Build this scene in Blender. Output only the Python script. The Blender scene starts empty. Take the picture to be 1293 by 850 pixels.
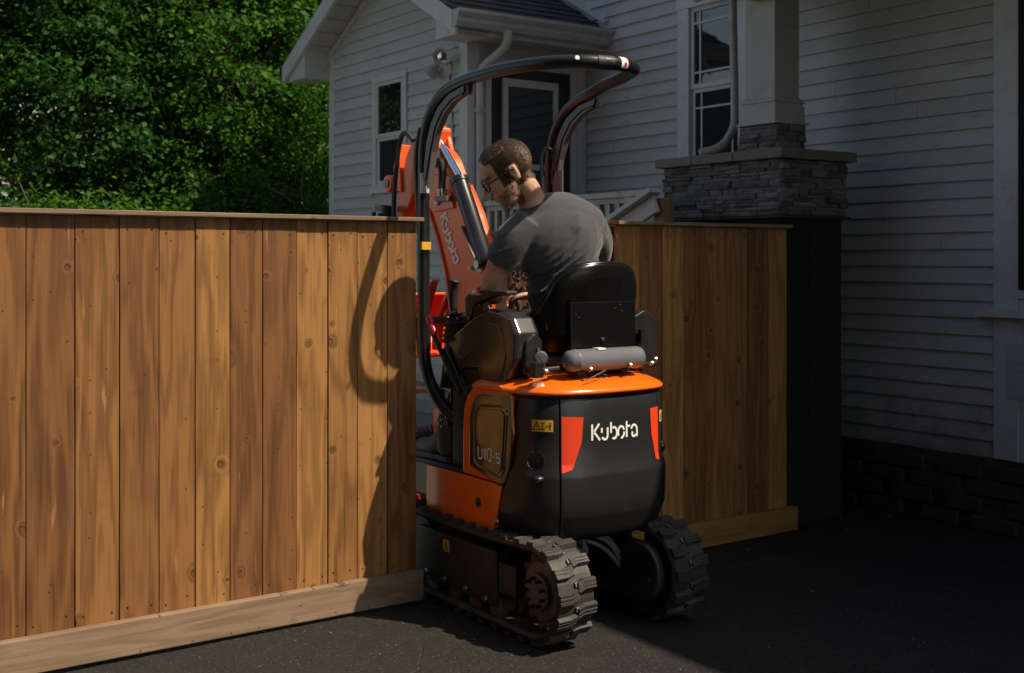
import bpy, bmesh, math, random
import numpy as np
from mathutils import Vector, Matrix, Quaternion, noise
random.seed(7); rng = np.random.default_rng(7)
S = bpy.context.scene
COL = S.collection
# ------------------------------------------------------------------ camera
cam = bpy.data.cameras.new('camera'); camo = bpy.data.objects.new('camera', cam); COL.objects.link(camo)
camo.location = (0, 0, 1.5); camo.rotation_euler = (math.radians(90), 0, math.radians(-35.23))
cam.sensor_width = 36; cam.lens = 41.76; cam.shift_y = -97/1293; cam.clip_end = 600; cam.clip_start = .05
cam.dof.use_dof = True; cam.dof.focus_distance = 5.0; cam.dof.aperture_fstop = 3.5
S.camera = camo
# ------------------------------------------------------------------ light
SUN = Vector((-.43, .63, -1.0)).normalized()
EL = math.asin(-SUN.z); AZ = math.atan2(.43, -.63)
w = bpy.data.worlds.new('World'); S.world = w; w.use_nodes = True
nt = w.node_tree; nt.nodes.clear()
sky = nt.nodes.new('ShaderNodeTexSky'); sky.sky_type = 'NISHITA'; sky.sun_disc = False
sky.sun_elevation = EL; sky.sun_rotation = AZ; sky.air_density = 1.0; sky.dust_density = 1.5
bg = nt.nodes.new('ShaderNodeBackground'); bg.inputs[1].default_value = 0.15
wo = nt.nodes.new('ShaderNodeOutputWorld')
nt.links.new(sky.outputs[0], bg.inputs[0]); nt.links.new(bg.outputs[0], wo.inputs[0])
sl = bpy.data.lights.new('sun', 'SUN'); sl.energy = 5.0; sl.angle = math.radians(.55); sl.color = (1, .93, .84)
so = bpy.data.objects.new('sun', sl); COL.objects.link(so); so.rotation_euler = SUN.to_track_quat('-Z', 'Y').to_euler(); so.location = (6, -8, 14)
S.view_settings.view_transform = 'Standard'; S.view_settings.look = 'None'
S.view_settings.exposure = 0.17; S.view_settings.gamma = 1
S.view_settings.use_white_balance = True; S.view_settings.white_balance_temperature = 7500; S.view_settings.white_balance_tint = 10
S.render.engine = 'CYCLES'
try: S.cycles.max_bounces = 6; S.cycles.transparent_max_bounces = 6
except Exception: pass

# ------------------------------------------------------------------ node helpers
class NT:
    def __init__(s, name):
        s.m = bpy.data.materials.new(name); s.m.use_nodes = True
        s.t = s.m.node_tree; s.b = s.t.nodes['Principled BSDF']
    def n(s, typ, **kw):
        o = s.t.nodes.new(typ)
        for k, v in kw.items():
            if hasattr(o, k): setattr(o, k, v)
        return o
    def l(s, a, b): s.t.links.new(a, b)
    def val(s, sock, v):
        if isinstance(v, bpy.types.NodeSocket): s.l(v, sock)
        else: sock.default_value = v
    def math(s, op, a, b=0.0, c=0.0, clamp=False):
        o = s.n('ShaderNodeMath', operation=op, use_clamp=clamp)
        s.val(o.inputs[0], a); s.val(o.inputs[1], b); s.val(o.inputs[2], c); return o.outputs[0]
    def vec(s, x, y, z):
        o = s.n('ShaderNodeCombineXYZ'); s.val(o.inputs[0], x); s.val(o.inputs[1], y); s.val(o.inputs[2], z); return o.outputs[0]
    def sep(s, v):
        o = s.n('ShaderNodeSeparateXYZ'); s.l(v, o.inputs[0]); return o.outputs
    def noise(s, v, scale, detail=3, rough=.55, dist=0):
        o = s.n('ShaderNodeTexNoise'); s.l(v, o.inputs['Vector']) if v else None
        o.inputs['Scale'].default_value = scale; o.inputs['Detail'].default_value = detail
        o.inputs['Roughness'].default_value = rough; o.inputs['Distortion'].default_value = dist
        return o.outputs['Fac']
    def ramp(s, f, stops):
        o = s.n('ShaderNodeValToRGB'); s.l(f, o.inputs[0]); e = o.color_ramp.elements
        while len(e) < len(stops): e.new(.5)
        for i, (p, c) in enumerate(stops):
            e[i].position = p; e[i].color = (*c, 1) if len(c) == 3 else c
        return o.outputs[0]
    def mix(s, f, a, b, blend='MIX'):
        o = s.n('ShaderNodeMix', data_type='RGBA', blend_type=blend)
        s.val(o.inputs[0], f)
        for sock, v in ((o.inputs[6], a), (o.inputs[7], b)):
            if isinstance(v, bpy.types.NodeSocket): s.l(v, sock)
            else: sock.default_value = (*v, 1)
        return o.outputs[2]
    def sm(s, v, a, b, lo=0., hi=1.):
        o = s.n('ShaderNodeMapRange', interpolation_type='SMOOTHSTEP'); s.l(v, o.inputs[0])
        for i, q in enumerate((a, b, lo, hi)): o.inputs[i+1].default_value = q
        return o.outputs[0]
    def bump(s, h, strength=.3, dist=.01):
        o = s.n('ShaderNodeBump'); o.inputs['Strength'].default_value = strength; o.inputs['Distance'].default_value = dist
        s.l(h, o.inputs['Height']); s.l(o.outputs[0], s.b.inputs['Normal'])
    def co(s): return s.n('ShaderNodeTexCoord').outputs['Object']
    def pos(s): return s.n('ShaderNodeNewGeometry').outputs['Position']
    def rnd(s): return s.n('ShaderNodeObjectInfo').outputs['Random']
    def base(s, v): s.val(s.b.inputs['Base Color'], v if isinstance(v, bpy.types.NodeSocket) else (*v, 1))
    def rough(s, v): s.val(s.b.inputs['Roughness'], v)

def paint(name, c, rough=.4, metal=0, var=.12, dirt=0, dirtc=(.12, .09, .06), bs=60, bstr=.05, coat=0, spec=.5, rv=.12):
    k = NT(name); p = k.pos()
    n1 = k.noise(p, 6, 4); n2 = k.noise(p, bs, 3)
    c0 = tuple(max(0, x*(1-var)) for x in c); c1 = tuple(min(1, x*(1+var)) for x in c)
    col = k.mix(n1, c0, c1)
    if dirt:
        d = k.sm(k.noise(p, 11, 6, .7), .5, .75, 0, dirt); col = k.mix(d, col, dirtc)
    k.base(col); k.b.inputs['Metallic'].default_value = metal
    k.rough(k.math('ADD', k.math('MULTIPLY', k.math('SUBTRACT', n1, .5), rv*2), rough))
    k.b.inputs['Coat Weight'].default_value = coat; k.b.inputs['Coat Roughness'].default_value = .08
    k.b.inputs['Specular IOR Level'].default_value = spec
    k.bump(n2, bstr, .002)
    return k.m

def wood(name, light, dark, axis='Z', knots=.50, gain=1., rough=.62):
    k = NT(name); x, y, z = k.sep(k.co()); r = k.rnd()
    a, l = (x, z) if axis == 'Z' else (z, x)
    if axis == 'Y': a, l = (x, y)
    ro = k.math('MULTIPLY', r, 37.0)
    v = k.vec(k.math('ADD', a, ro), k.math('ADD', l, k.math('MULTIPLY', r, 11.3)), 0.)
    vo = k.n('ShaderNodeTexVoronoi', voronoi_dimensions='2D'); k.l(v, vo.inputs['Vector']); vo.inputs['Scale'].default_value = 5.2
    cr = k.n('ShaderNodeSeparateColor'); k.l(vo.outputs['Color'], cr.inputs[0])
    on = k.math('LESS_THAN', cr.outputs[0], knots)
    size = k.math('MULTIPLY_ADD', k.math('POWER', cr.outputs[1], 1.5), .85, .25)
    d = k.math('DIVIDE', k.math('MULTIPLY', vo.outputs['Distance'], .192), size)   # metres from knot
    kn = k.math('MULTIPLY', k.sm(d, .050, .004), on)
    core = k.math('MULTIPLY', k.sm(d, .0125, .0085), on)
    rim = k.math('MULTIPLY', k.math('MULTIPLY', k.sm(d, .0175, .013), k.sm(d, .0085, .0125)), on)
    vs = k.vec(k.math('MULTIPLY', k.math('ADD', a, ro), 9.), k.math('MULTIPLY', l, .9), ro)
    warp = k.noise(vs, 1.0, 3, .5)
    vl = k.vec(k.math('MULTIPLY', k.math('ADD', a, ro), 2.2), k.math('MULTIPLY', l, .55), r)
    wide = k.noise(vl, 1.0, 2, .5)
    g = k.math('ADD', k.math('MULTIPLY', warp, 34.), k.math('MULTIPLY', a, 40.))
    g = k.math('ADD', g, k.math('MULTIPLY', kn, 7.))
    rings = k.math('MULTIPLY_ADD', k.math('SINE', g), .5, .5)
    fine = k.noise(k.vec(k.math('MULTIPLY', k.math('ADD', a, ro), 150.), k.math('MULTIPLY', l, 2.2), 0.), 1., 4)
    f = k.math('ADD', k.math('MULTIPLY', rings, .24), k.math('ADD', k.math('MULTIPLY', fine, .44), k.math('MULTIPLY', wide, .48)))
    col = k.ramp(f, [(.30, dark), (.72, light)])
    tone = k.math('MULTIPLY_ADD', r, .55*gain, 1-.36*gain)
    tv = k.n('ShaderNodeHueSaturation'); k.l(col, tv.inputs['Color']); k.l(tone, tv.inputs['Value'])
    tv.inputs['Saturation'].default_value = 1.0
    k.l(k.math('MULTIPLY_ADD', r, .012, .494), tv.inputs['Hue'])
    col = tv.outputs[0]
    st = k.sm(k.noise(v, 7, 4, .6), .58, .78, 0, .35); col = k.mix(st, col, tuple(c*.45 for c in dark))
    spl = k.noise(k.vec(k.math('MULTIPLY', k.math('ADD', a, ro), 95.), k.math('MULTIPLY', l, 2.1), 3.), 1., 2)
    col = k.mix(k.sm(spl, .70, .76, 0, .7), col, (.05, .024, .010))
    pin = k.n('ShaderNodeTexVoronoi', voronoi_dimensions='2D'); k.l(v, pin.inputs['Vector']); pin.inputs['Scale'].default_value = 17.
    pc = k.n('ShaderNodeSeparateColor'); k.l(pin.outputs['Color'], pc.inputs[0])
    col = k.mix(k.math('MULTIPLY', k.math('MULTIPLY', k.sm(pin.outputs['Distance'], .09, .05), k.math('GREATER_THAN', pc.outputs[0], .90)), .8), col, (.05, .022, .01))
    pale = k.sm(k.noise(k.vec(k.math('MULTIPLY', k.math('ADD', a, ro), 30.), k.math('MULTIPLY', l, 3.), 0.), 1., 3), .66, .76, 0, .38)
    col = k.mix(pale, col, tuple(min(1, c*1.7+.04) for c in light))
    col = k.mix(k.math('MULTIPLY', kn, .35), col, tuple(c*.8 for c in dark))
    col = k.mix(k.math('MULTIPLY', core, .62), col, (.11, .05, .02)); col = k.mix(k.math('MULTIPLY', rim, .85), col, (.035, .016, .007))
    k.base(col); k.rough(k.math('MULTIPLY_ADD', fine, .2, rough-.1))
    k.b.inputs['Specular IOR Level'].default_value = .3
    k.bump(k.math('ADD', k.math('MULTIPLY', fine, .6), k.math('ADD', k.math('MULTIPLY', rings, .35), k.math('MULTIPLY', core, -1.))), .38, .003)
    return k.m

M = {}
M['fence'] = wood('stained_cedar', (.325, .150, .049), (.115, .045, .014))
M['fence_r'] = wood('shade_lifted_cedar', (.44, .215, .075), (.19, .078, .025))  # same cedar, colour lightened to make up for the shade on the right fence
M['trimx'] = wood('raw_lumber', (.26, .175, .115), (.145, .090, .054), 'X', .30, .5)
M['kickb'] = wood('stained_kick', (.33, .165, .055), (.19, .085, .025), 'X', .25, .5)
M['postw'] = wood('post_lumber', (.34, .20, .10), (.17, .09, .04))
M['woody'] = wood('gate_lumber', (.46, .26, .11), (.25, .12, .045), 'Z')

def siding():
    k = NT('painted_clapboard'); p = k.pos(); r = k.rnd(); x, y, z = k.sep(p)
    col = k.mix(k.noise(p, 3, 4), (.41, .416, .420), (.49, .497, .50))
    tv = k.n('ShaderNodeHueSaturation'); k.l(col, tv.inputs['Color']); k.l(k.math('MULTIPLY_ADD', r, .12, .94), tv.inputs['Value']); col = tv.outputs[0]
    grit = k.noise(k.vec(k.math('MULTIPLY', x, 2.), k.math('MULTIPLY', y, 2.), k.math('MULTIPLY', z, 14.)), 2.2, 6, .7)
    col = k.mix(k.sm(grit, .52, .76, 0, .45), col, (.16, .155, .15))
    streak = k.noise(k.vec(k.math('MULTIPLY', x, 9.), k.math('MULTIPLY', y, 9.), k.math('MULTIPLY', z, .7)), 1.4, 4)
    col = k.mix(k.sm(streak, .6, .8, 0, .25), col, (.13, .12, .11))
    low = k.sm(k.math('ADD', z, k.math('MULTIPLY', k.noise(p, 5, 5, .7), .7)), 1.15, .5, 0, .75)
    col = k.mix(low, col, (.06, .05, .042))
    k.base(col); k.rough(.55); k.b.inputs['Specular IOR Level'].default_value = .3
    fib = k.noise(k.vec(k.math('MULTIPLY', x, 6.), k.math('MULTIPLY', y, 6.), k.math('MULTIPLY', z, 150.)), 1., 3)
    k.bump(k.math('ADD', fib, k.math('MULTIPLY', grit, .8)), .28, .003)
    return k.m
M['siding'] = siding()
M['trim'] = paint('painted_trim', (.52, .53, .54), .5, var=.08, dirt=.35, dirtc=(.2, .19, .17), bs=30, bstr=.2, rv=.05)
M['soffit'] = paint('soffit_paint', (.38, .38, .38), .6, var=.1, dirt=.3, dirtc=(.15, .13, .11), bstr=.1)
M['gutter'] = paint('gutter_metal', (.40, .40, .395), .38, var=.1, dirt=.55, dirtc=(.16, .12, .08), bs=25, bstr=.15)
M['colm'] = paint('column_paint', (.40, .39, .375), .55, var=.1, dirt=.4, dirtc=(.2, .17, .14), bs=22, bstr=.3)
M['blackwood'] = paint('dark_door_frame', (.018, .018, .02), .45, bstr=.1)
M['rail'] = paint('railing_paint', (.42, .42, .41), .6, var=.15, dirt=.7, dirtc=(.14, .11, .09), bs=40, bstr=.3)
M['block'] = paint('black_painted_block', (.024, .023, .024), .9, spec=.2, var=.3, dirt=.2, dirtc=(.04, .04, .04), bs=90, bstr=.8)
M['found'] = paint('rough_foundation', (.055, .049, .042), .95, spec=.15, var=.5, dirt=.5, dirtc=(.055, .048, .04), bs=18, bstr=1.0)
def glass():
    k = NT('window_glass'); p = k.pos()
    k.base(k.mix(k.noise(p, 2, 2), (.006, .008, .010), (.02, .022, .025))); k.rough(.03)
    k.b.inputs['Specular IOR Level'].default_value = .9; k.b.inputs['IOR'].default_value = 1.55
    k.bump(k.noise(p, 3, 1), .06, .01); return k.m
M['glass'] = glass()
M['screen'] = paint('dark_screen_mesh', (.016, .016, .018), .8, spec=.2, bs=600, bstr=.2)
def stonem():
    k = NT('split_ledgestone'); p = k.pos(); r = k.rnd()
    n = k.noise(p, 26, 6, .65); col = k.mix(n, (.045, .044, .047), (.23, .22, .218))
    tv = k.n('ShaderNodeHueSaturation'); k.l(col, tv.inputs['Color']); k.l(k.math('MULTIPLY_ADD', r, 1.0, .55), tv.inputs['Value']); col = tv.outputs[0]
    col = k.mix(k.sm(k.noise(p, 9, 4), .55, .7, 0, .4), col, (.20, .165, .13))
    k.base(col); k.rough(.85); k.bump(k.noise(p, 60, 6, .7), .9, .008); return k.m
M['stone'] = stonem()
M['cap'] = paint('coping_stone', (.17, .155, .135), .85, var=.35, dirt=.6, dirtc=(.07, .06, .05), bs=40, bstr=1.)
def asphalt():
    k = NT('asphalt'); p = k.pos()
    n1 = k.noise(p, .8, 5, .6); n2 = k.noise(p, 160, 3, .6); n3 = k.noise(p, 7, 5, .65)
    col = k.mix(n1, (.020, .019, .020), (.038, .035, .033))
    col = k.mix(k.sm(n3, .45, .75, 0, .5), col, (.052, .047, .042))
    agg = k.noise(p, 42, 4, .75); col = k.mix(k.sm(agg, .45, .72, 0, .45), col, (.075, .068, .060))
    vo = k.n('ShaderNodeTexVoronoi'); k.l(p, vo.inputs['Vector']); vo.inputs['Scale'].default_value = 80
    cs = k.n('ShaderNodeSeparateColor'); k.l(vo.outputs['Color'], cs.inputs[0])
    spk = k.math('MULTIPLY', k.math('LESS_THAN', vo.outputs['Distance'], .33), k.math('GREATER_THAN', cs.outputs[0], .90))
    col = k.mix(k.math('MULTIPLY', spk, .38), col, (.20, .175, .15))
    col = k.mix(k.math('MULTIPLY', n2, .35), col, (.02, .02, .02))
    ed = k.n('ShaderNodeTexVoronoi', feature='DISTANCE_TO_EDGE', voronoi_dimensions='2D')
    wv = k.n('ShaderNodeVectorMath', operation='ADD'); k.l(p, wv.inputs[0])
    nn = k.n('ShaderNodeTexNoise'); k.l(p, nn.inputs[0]); nn.inputs['Scale'].default_value = 2.2; nn.inputs['Detail'].default_value = 5
    sc = k.n('ShaderNodeVectorMath', operation='SCALE'); k.l(nn.outputs['Color'], sc.inputs[0]); sc.inputs['Scale'].default_value = .5
    k.l(sc.outputs[0], wv.inputs[1]); k.l(wv.outputs[0], ed.inputs['Vector']); ed.inputs['Scale'].default_value = .42
    crack = k.math('MULTIPLY', k.sm(ed.outputs['Distance'], .0035, .0008), k.sm(k.noise(p, 1.3, 3), .45, .6))
    col = k.mix(k.math('MULTIPLY', crack, .6), col, (.12, .115, .10))
    k.base(col); k.rough(.92)
    k.b.inputs['Specular IOR Level'].default_value = .12
    k.bump(k.math('ADD', k.math('ADD', n2, k.math('MULTIPLY', agg, 1.4)), k.math('MULTIPLY', crack, -2.)), 1.0, .007); return k.m
M['asphalt'] = asphalt()
M['paving'] = paint('patio_concrete', (.30, .28, .25), .85, var=.2, dirt=.3, bs=50, bstr=.4)
M['grass'] = paint('lawn_green', (.05, .085, .025), .9, var=.4, bs=80, bstr=1.)
def shingle():
    k = NT('asphalt_shingle'); p = k.pos(); r = k.rnd()
    col = k.mix(k.noise(p, 120, 3), (.018, .018, .02), (.075, .075, .08)); col = k.mix(k.math('MULTIPLY', r, .6), col, (.03, .03, .032))
    k.base(col); k.rough(.95); k.bump(k.noise(p, 150, 3), .7, .004); return k.m
M['shingle'] = shingle()
def leafm(name, a, b, c):
    k = NT(name); g = k.n('ShaderNodeNewGeometry'); ri = g.outputs['Random Per Island']
    col = k.ramp(ri, [(0, a), (.55, b), (1, c)])
    k.base(col); k.rough(.6); k.b.inputs['Specular IOR Level'].default_value = .1
    tr = k.n('ShaderNodeBsdfTranslucent'); k.l(k.mix(1., col, (1.3, 1.6, .5), 'MULTIPLY'), tr.inputs[0])
    ms = k.n('ShaderNodeMixShader'); ms.inputs[0].default_value = .3
    out = k.t.nodes['Material Output']; k.l(k.b.outputs[0], ms.inputs[1]); k.l(tr.outputs[0], ms.inputs[2]); k.l(ms.outputs[0], out.inputs[0])
    return k.m
M['leafa'] = leafm('leaf_mid_green', (.020, .070, .010), (.042, .125, .016), (.085, .20, .024))
M['leafb'] = leafm('leaf_dark_green', (.014, .052, .012), (.024, .080, .018), (.042, .12, .024))
M['leafc'] = leafm('leaf_yellow_green', (.030, .075, .008), (.065, .14, .014), (.13, .22, .035))
M['bark'] = paint('bark', (.11, .085, .07), .9, var=.4, bs=40, bstr=1.)
# machine materials
M['orange'] = paint('orange_enamel', (.95, .150, .010), .28, var=.04, bs=400, bstr=.02, coat=.5, dirt=.05, rv=.05)
M['orangeb'] = paint('orange_boom_paint', (.88, .105, .016), .36, var=.07, dirt=.22, dirtc=(.25, .06, .03), bs=200, bstr=.05, coat=.2)
M['blackg'] = paint('gloss_black_panel', (.012, .012, .014), .12, coat=.8, spec=.9, var=.2, bs=300, bstr=.015, rv=.05)
M['plastic'] = paint('dark_grey_cowl', (.017, .0175, .019), .30, var=.12, bs=500, bstr=.05, dirt=.16, dirtc=(.06, .055, .05), rv=.06)
M['console'] = paint('console_plastic', (.028, .027, .026), .24, coat=.7, spec=.8, var=.12, bs=350, bstr=.06, rv=.05)
M['black'] = paint('black_steel', (.012, .012, .013), .33, var=.2, bs=120, bstr=.06, dirt=.12, dirtc=(.06, .055, .05))
M['seatm'] = paint('black_seat_shell', (.006, .006, .0065), .22, spec=.35, var=.2, bs=400, bstr=.05)
M['vinyl'] = paint('seat_vinyl', (.014, .014, .015), .5, bs=250, bstr=.25)
M['rubber'] = paint('track_rubber', (.030, .027, .025), .62, var=.3, bs=70, bstr=.6, dirt=.9, dirtc=(.095, .075, .058))
M['rubbers'] = paint('soft_rubber', (.018, .018, .019), .55, bs=120, bstr=.2)
M['chrome'] = paint('polished_rod', (.75, .76, .78), .12, 1, var=.02, bstr=.01, rv=.02)
M['zinc'] = paint('zinc_bolt', (.36, .34, .30), .32, 1, var=.15, bstr=.1)
M['iron'] = paint('rusty_iron', (.14, .085, .05), .7, .4, var=.4, bs=60, bstr=.5)
M['hub'] = paint('hub_steel', (.16, .14, .13), .5, .3, var=.25, bs=80, bstr=.3, dirt=.4)
M['greytube'] = paint('grey_canister', (.135, .145, .155), .34, var=.08, bs=200, bstr=.03)
M['hose'] = paint('grey_hydraulic_hose', (.17, .18, .165), .5, bs=150, bstr=.3, dirt=.3)
M['white'] = paint('white_print', (.82, .82, .80), .5, bstr=0, var=.02)
M['frame'] = paint('dusty_track_frame', (.022, .021, .020), .5, var=.3, bs=90, bstr=.2, dirt=.7, dirtc=(.085, .07, .055))
M['silverp'] = paint('silver_print', (.55, .55, .53), .4, bstr=0, var=.05)
M['redp'] = paint('red_orange_stripe', (.80, .055, .012), .4, bstr=0, var=.03)
M['yellow'] = paint('yellow_label', (.72, .40, .03), .5, bstr=0, var=.05)
M['yellowl'] = paint('pale_yellow_label', (.75, .52, .14), .5, bstr=0, var=.05)
M['ink'] = paint('black_print', (.01, .01, .01), .5, bstr=0)
M['redgrip'] = paint('red_grip', (.55, .02, .02), .4, bstr=.05)
M['brown'] = paint('wrought_iron', (.016, .010, .009), .6, bs=60, bstr=.3)
# person
def skinm():
    k = NT('skin'); p = k.pos()
    col = k.mix(k.noise(p, 14, 3), (.56, .31, .21), (.64, .37, .26)); col = k.mix(k.sm(k.noise(p, 45, 3), .5, .75, 0, .2), col, (.55, .24, .16))
    k.base(col); k.rough(.48); k.b.inputs['Subsurface Weight'].default_value = .12; k.b.inputs['Subsurface Radius'].default_value = (.02, .008, .004)
    k.b.inputs['Subsurface Scale'].default_value = .5
    k.bump(k.noise(p, 260, 3), .15, .002); return k.m
M['skin'] = skinm()
def shirtm():
    k = NT('heather_grey_jersey'); p = k.pos()
    col = k.mix(k.noise(p, 420, 2, .8), (.028, .030, .034), (.085, .090, .097)); col = k.mix(k.sm(k.noise(p, 9, 3), .4, .7, 0, .4), col, (.05, .053, .058))
    k.base(col); k.rough(.92); k.b.inputs['Sheen Weight'].default_value = .25
    k.bump(k.noise(p, 500, 2), .3, .0015); return k.m
M['shirt'] = shirtm()
M['trouser'] = paint('black_work_trousers', (.014, .014, .017), .85, var=.3, bs=300, bstr=.5)
M['bootm'] = paint('dark_leather_boot', (.075, .056, .042), .6, var=.3, bs=90, bstr=.5, dirt=.4)
def hairm(name, a, b):
    k = NT(name); g = k.n('ShaderNodeNewGeometry'); k.base(k.mix(g.outputs['Random Per Island'], a, b)); k.rough(.42); return k.m
M['hair'] = hairm('brown_hair', (.045, .024, .014), (.17, .095, .055))
M['beard'] = hairm('beard_hair', (.09, .042, .022), (.26, .14, .075))
M['lens'] = paint('spectacle_frame', (.008, .008, .009), .25, bstr=0)

# ------------------------------------------------------------------ object helpers
LOC = {}
def tag(o, label=None, cat=None, group=None, kind=None):
    if label: o['label'] = label
    if cat: o['category'] = cat
    if group: o['group'] = group
    if kind: o['kind'] = kind
    return o
def thing(name, loc, label, cat, group=None):
    o = bpy.data.objects.new(name, None); COL.objects.link(o); o.location = loc; o.empty_display_size = .2
    LOC[o] = Vector(loc); return tag(o, label, cat, group)
def link(name, me, m, parent=None, origin=None, kind=None, smooth=False):
    """mesh given in world coordinates; its origin is moved to 'origin'"""
    if origin is None: origin = LOC[parent] if parent in LOC else Vector((0, 0, 0))
    origin = Vector(origin)
    if origin.length: me.transform(Matrix.Translation(-origin))
    if m is not None and not me.materials: me.materials.append(m)
    if smooth:
        me.polygons.foreach_set('use_smooth', [True]*len(me.polygons))
    o = bpy.data.objects.new(name, me); COL.objects.link(o)
    LOC[o] = origin
    if parent: o.parent = parent; o.location = origin - LOC[parent]
    else: o.location = origin
    if kind: o['kind'] = kind
    return o
def bev(o, w=.004, seg=2, ang=35):
    b = o.modifiers.new('b', 'BEVEL'); b.width = w; b.segments = seg; b.limit_method = 'ANGLE'; b.angle_limit = math.radians(ang)
    b.harden_normals = False
    return o
def dup(o, loc=None, rot=None, parent=None):
    c = o.copy(); COL.objects.link(c); c.parent = parent or o.parent
    if loc is not None: c.location = loc
    if rot is not None: c.rotation_euler = rot
    return c
class MB:
    def __init__(s): s.v = []; s.f = []
    def add(s, vs, fs):
        n = len(s.v); s.v += [tuple(v) for v in vs]; s.f += [tuple(n+i for i in f) for f in fs]; return s
    def box(s, x0, x1, y0, y1, z0, z1):
        return s.add([(x0,y0,z0),(x1,y0,z0),(x1,y1,z0),(x0,y1,z0),(x0,y0,z1),(x1,y0,z1),(x1,y1,z1),(x0,y1,z1)],
                     [(0,3,2,1),(4,5,6,7),(0,1,5,4),(1,2,6,5),(2,3,7,6),(3,0,4,7)])
    def obox(s, c, dims, mat):
        x, y, z = [d/2 for d in dims]; c = Vector(c)
        vs = [c + mat @ Vector(q) for q in ((-x,-y,-z),(x,-y,-z),(x,y,-z),(-x,y,-z),(-x,-y,z),(x,-y,z),(x,y,z),(-x,y,z))]
        return s.add(vs, [(0,3,2,1),(4,5,6,7),(0,1,5,4),(1,2,6,5),(2,3,7,6),(3,0,4,7)])
    def bar(s, a, b, w, h, up=(0,0,1)):
        a, b = Vector(a), Vector(b); d = (b-a); L = d.length; d.normalize()
        sd = d.cross(Vector(up)).normalized(); u = sd.cross(d)
        return s.obox((a+b)/2, (L, w, h), Matrix((d, sd, u)).transposed())
    def prism(s, poly, axis, a, b):
        """poly: 2-D points; axis 'X': points are (y,z); 'Y': (x,z); 'Z': (x,y)"""
        def P(p, t): return {'X': (t, p[0], p[1]), 'Y': (p[0], t, p[1]), 'Z': (p[0], p[1], t)}[axis]
        n = len(poly); ar = sum(poly[i][0]*poly[(i+1)%n][1]-poly[(i+1)%n][0]*poly[i][1] for i in range(n))
        if (ar < 0) != (axis == 'Y'): poly = poly[::-1]
        if a > b: a, b = b, a
        vs = [P(p, a) for p in poly]+[P(p, b) for p in poly]
        return s.add(vs, [tuple(range(n))[::-1], tuple(range(n, 2*n))]+[(i, (i+1)%n, n+(i+1)%n, n+i) for i in range(n)])
    def tube(s, pts, r, seg=10, caps=True, closed=False):
        pts = [Vector(p) for p in pts]; n = len(pts); rs = r if isinstance(r, (list, tuple)) else [r]*n
        t0 = (pts[1]-pts[0]).normalized(); ref = Vector((0,0,1)) if abs(t0.z) < .9 else Vector((1,0,0))
        u = t0.cross(ref).normalized(); rings = []; prev = t0
        for i, p in enumerate(pts):
            if closed: t = (pts[(i+1)%n]-pts[i-1]).normalized()
            else: t = ((pts[min(i+1,n-1)]-pts[max(i-1,0)])).normalized()
            q = prev.rotation_difference(t); u = q @ u; u = (u - t*u.dot(t)).normalized(); prev = t; v = t.cross(u)
            rings.append([p + (u*math.cos(2*math.pi*k/seg)+v*math.sin(2*math.pi*k/seg))*rs[i] for k in range(seg)])
        vs = [q for g in rings for q in g]; fs = []
        for i in range(n if closed else n-1):
            j = (i+1) % n
            for k in range(seg): fs.append((i*seg+k, i*seg+(k+1)%seg, j*seg+(k+1)%seg, j*seg+k))
        if caps and not closed: fs += [tuple(range(seg))[::-1], tuple((n-1)*seg+k for k in range(seg))]
        return s.add(vs, fs)
    def cyl(s, a, b, r, seg=16, r2=None): return s.tube([a, b], [r, r if r2 is None else r2], seg)
    def lathe(s, o, ax, prof, seg=20):
        """prof: list of (distance along axis, radius)"""
        o, ax = Vector(o), Vector(ax).normalized(); ref = Vector((0,0,1)) if abs(ax.z) < .9 else Vector((1,0,0))
        u = ax.cross(ref).normalized(); v = ax.cross(u); vs = []; fs = []
        for d, r in prof:
            for k in range(seg):
                a = 2*math.pi*k/seg; vs.append(o+ax*d+(u*math.cos(a)+v*math.sin(a))*max(r, 1e-5))
        m = len(prof)
        for i in range(m-1):
            for k in range(seg): fs.append((i*seg+k, i*seg+(k+1)%seg, (i+1)*seg+(k+1)%seg, (i+1)*seg+k))
        fs += [tuple(range(seg))[::-1], tuple((m-1)*seg+k for k in range(seg))]
        return s.add(vs, fs)
    def sph(s, c, r, seg=12, rings=8):
        c = Vector(c); rr = r if isinstance(r, (tuple, list)) else (r, r, r); vs = []; fs = []
        for i in range(rings+1):
            th = math.pi*i/rings
            for k in range(seg):
                a = 2*math.pi*k/seg; vs.append(c+Vector((rr[0]*math.sin(th)*math.cos(a), rr[1]*math.sin(th)*math.sin(a), rr[2]*math.cos(th))))
        for i in range(rings):
            for k in range(seg): fs.append((i*seg+k, (i+1)*seg+k, (i+1)*seg+(k+1)%seg, i*seg+(k+1)%seg))
        return s.add(vs, fs)
    def mesh(s, name='m'):
        me = bpy.data.meshes.new(name); me.from_pydata(s.v, [], s.f)
        bm = bmesh.new(); bm.from_mesh(me); bmesh.ops.recalc_face_normals(bm, faces=bm.faces); bm.to_mesh(me); bm.free(); return me
    def build(s, name, m, parent=None, smooth=False, **kw):
        o = link(name, s.mesh(name), m, parent, smooth=smooth, **kw)
        return o
def smooth_auto(o, ang=40):
    me = o.data; me.polygons.foreach_set('use_smooth', [True]*len(me.polygons))
    try: me.set_sharp_from_angle(angle=math.radians(ang))
    except Exception: pass
    return o
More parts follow.
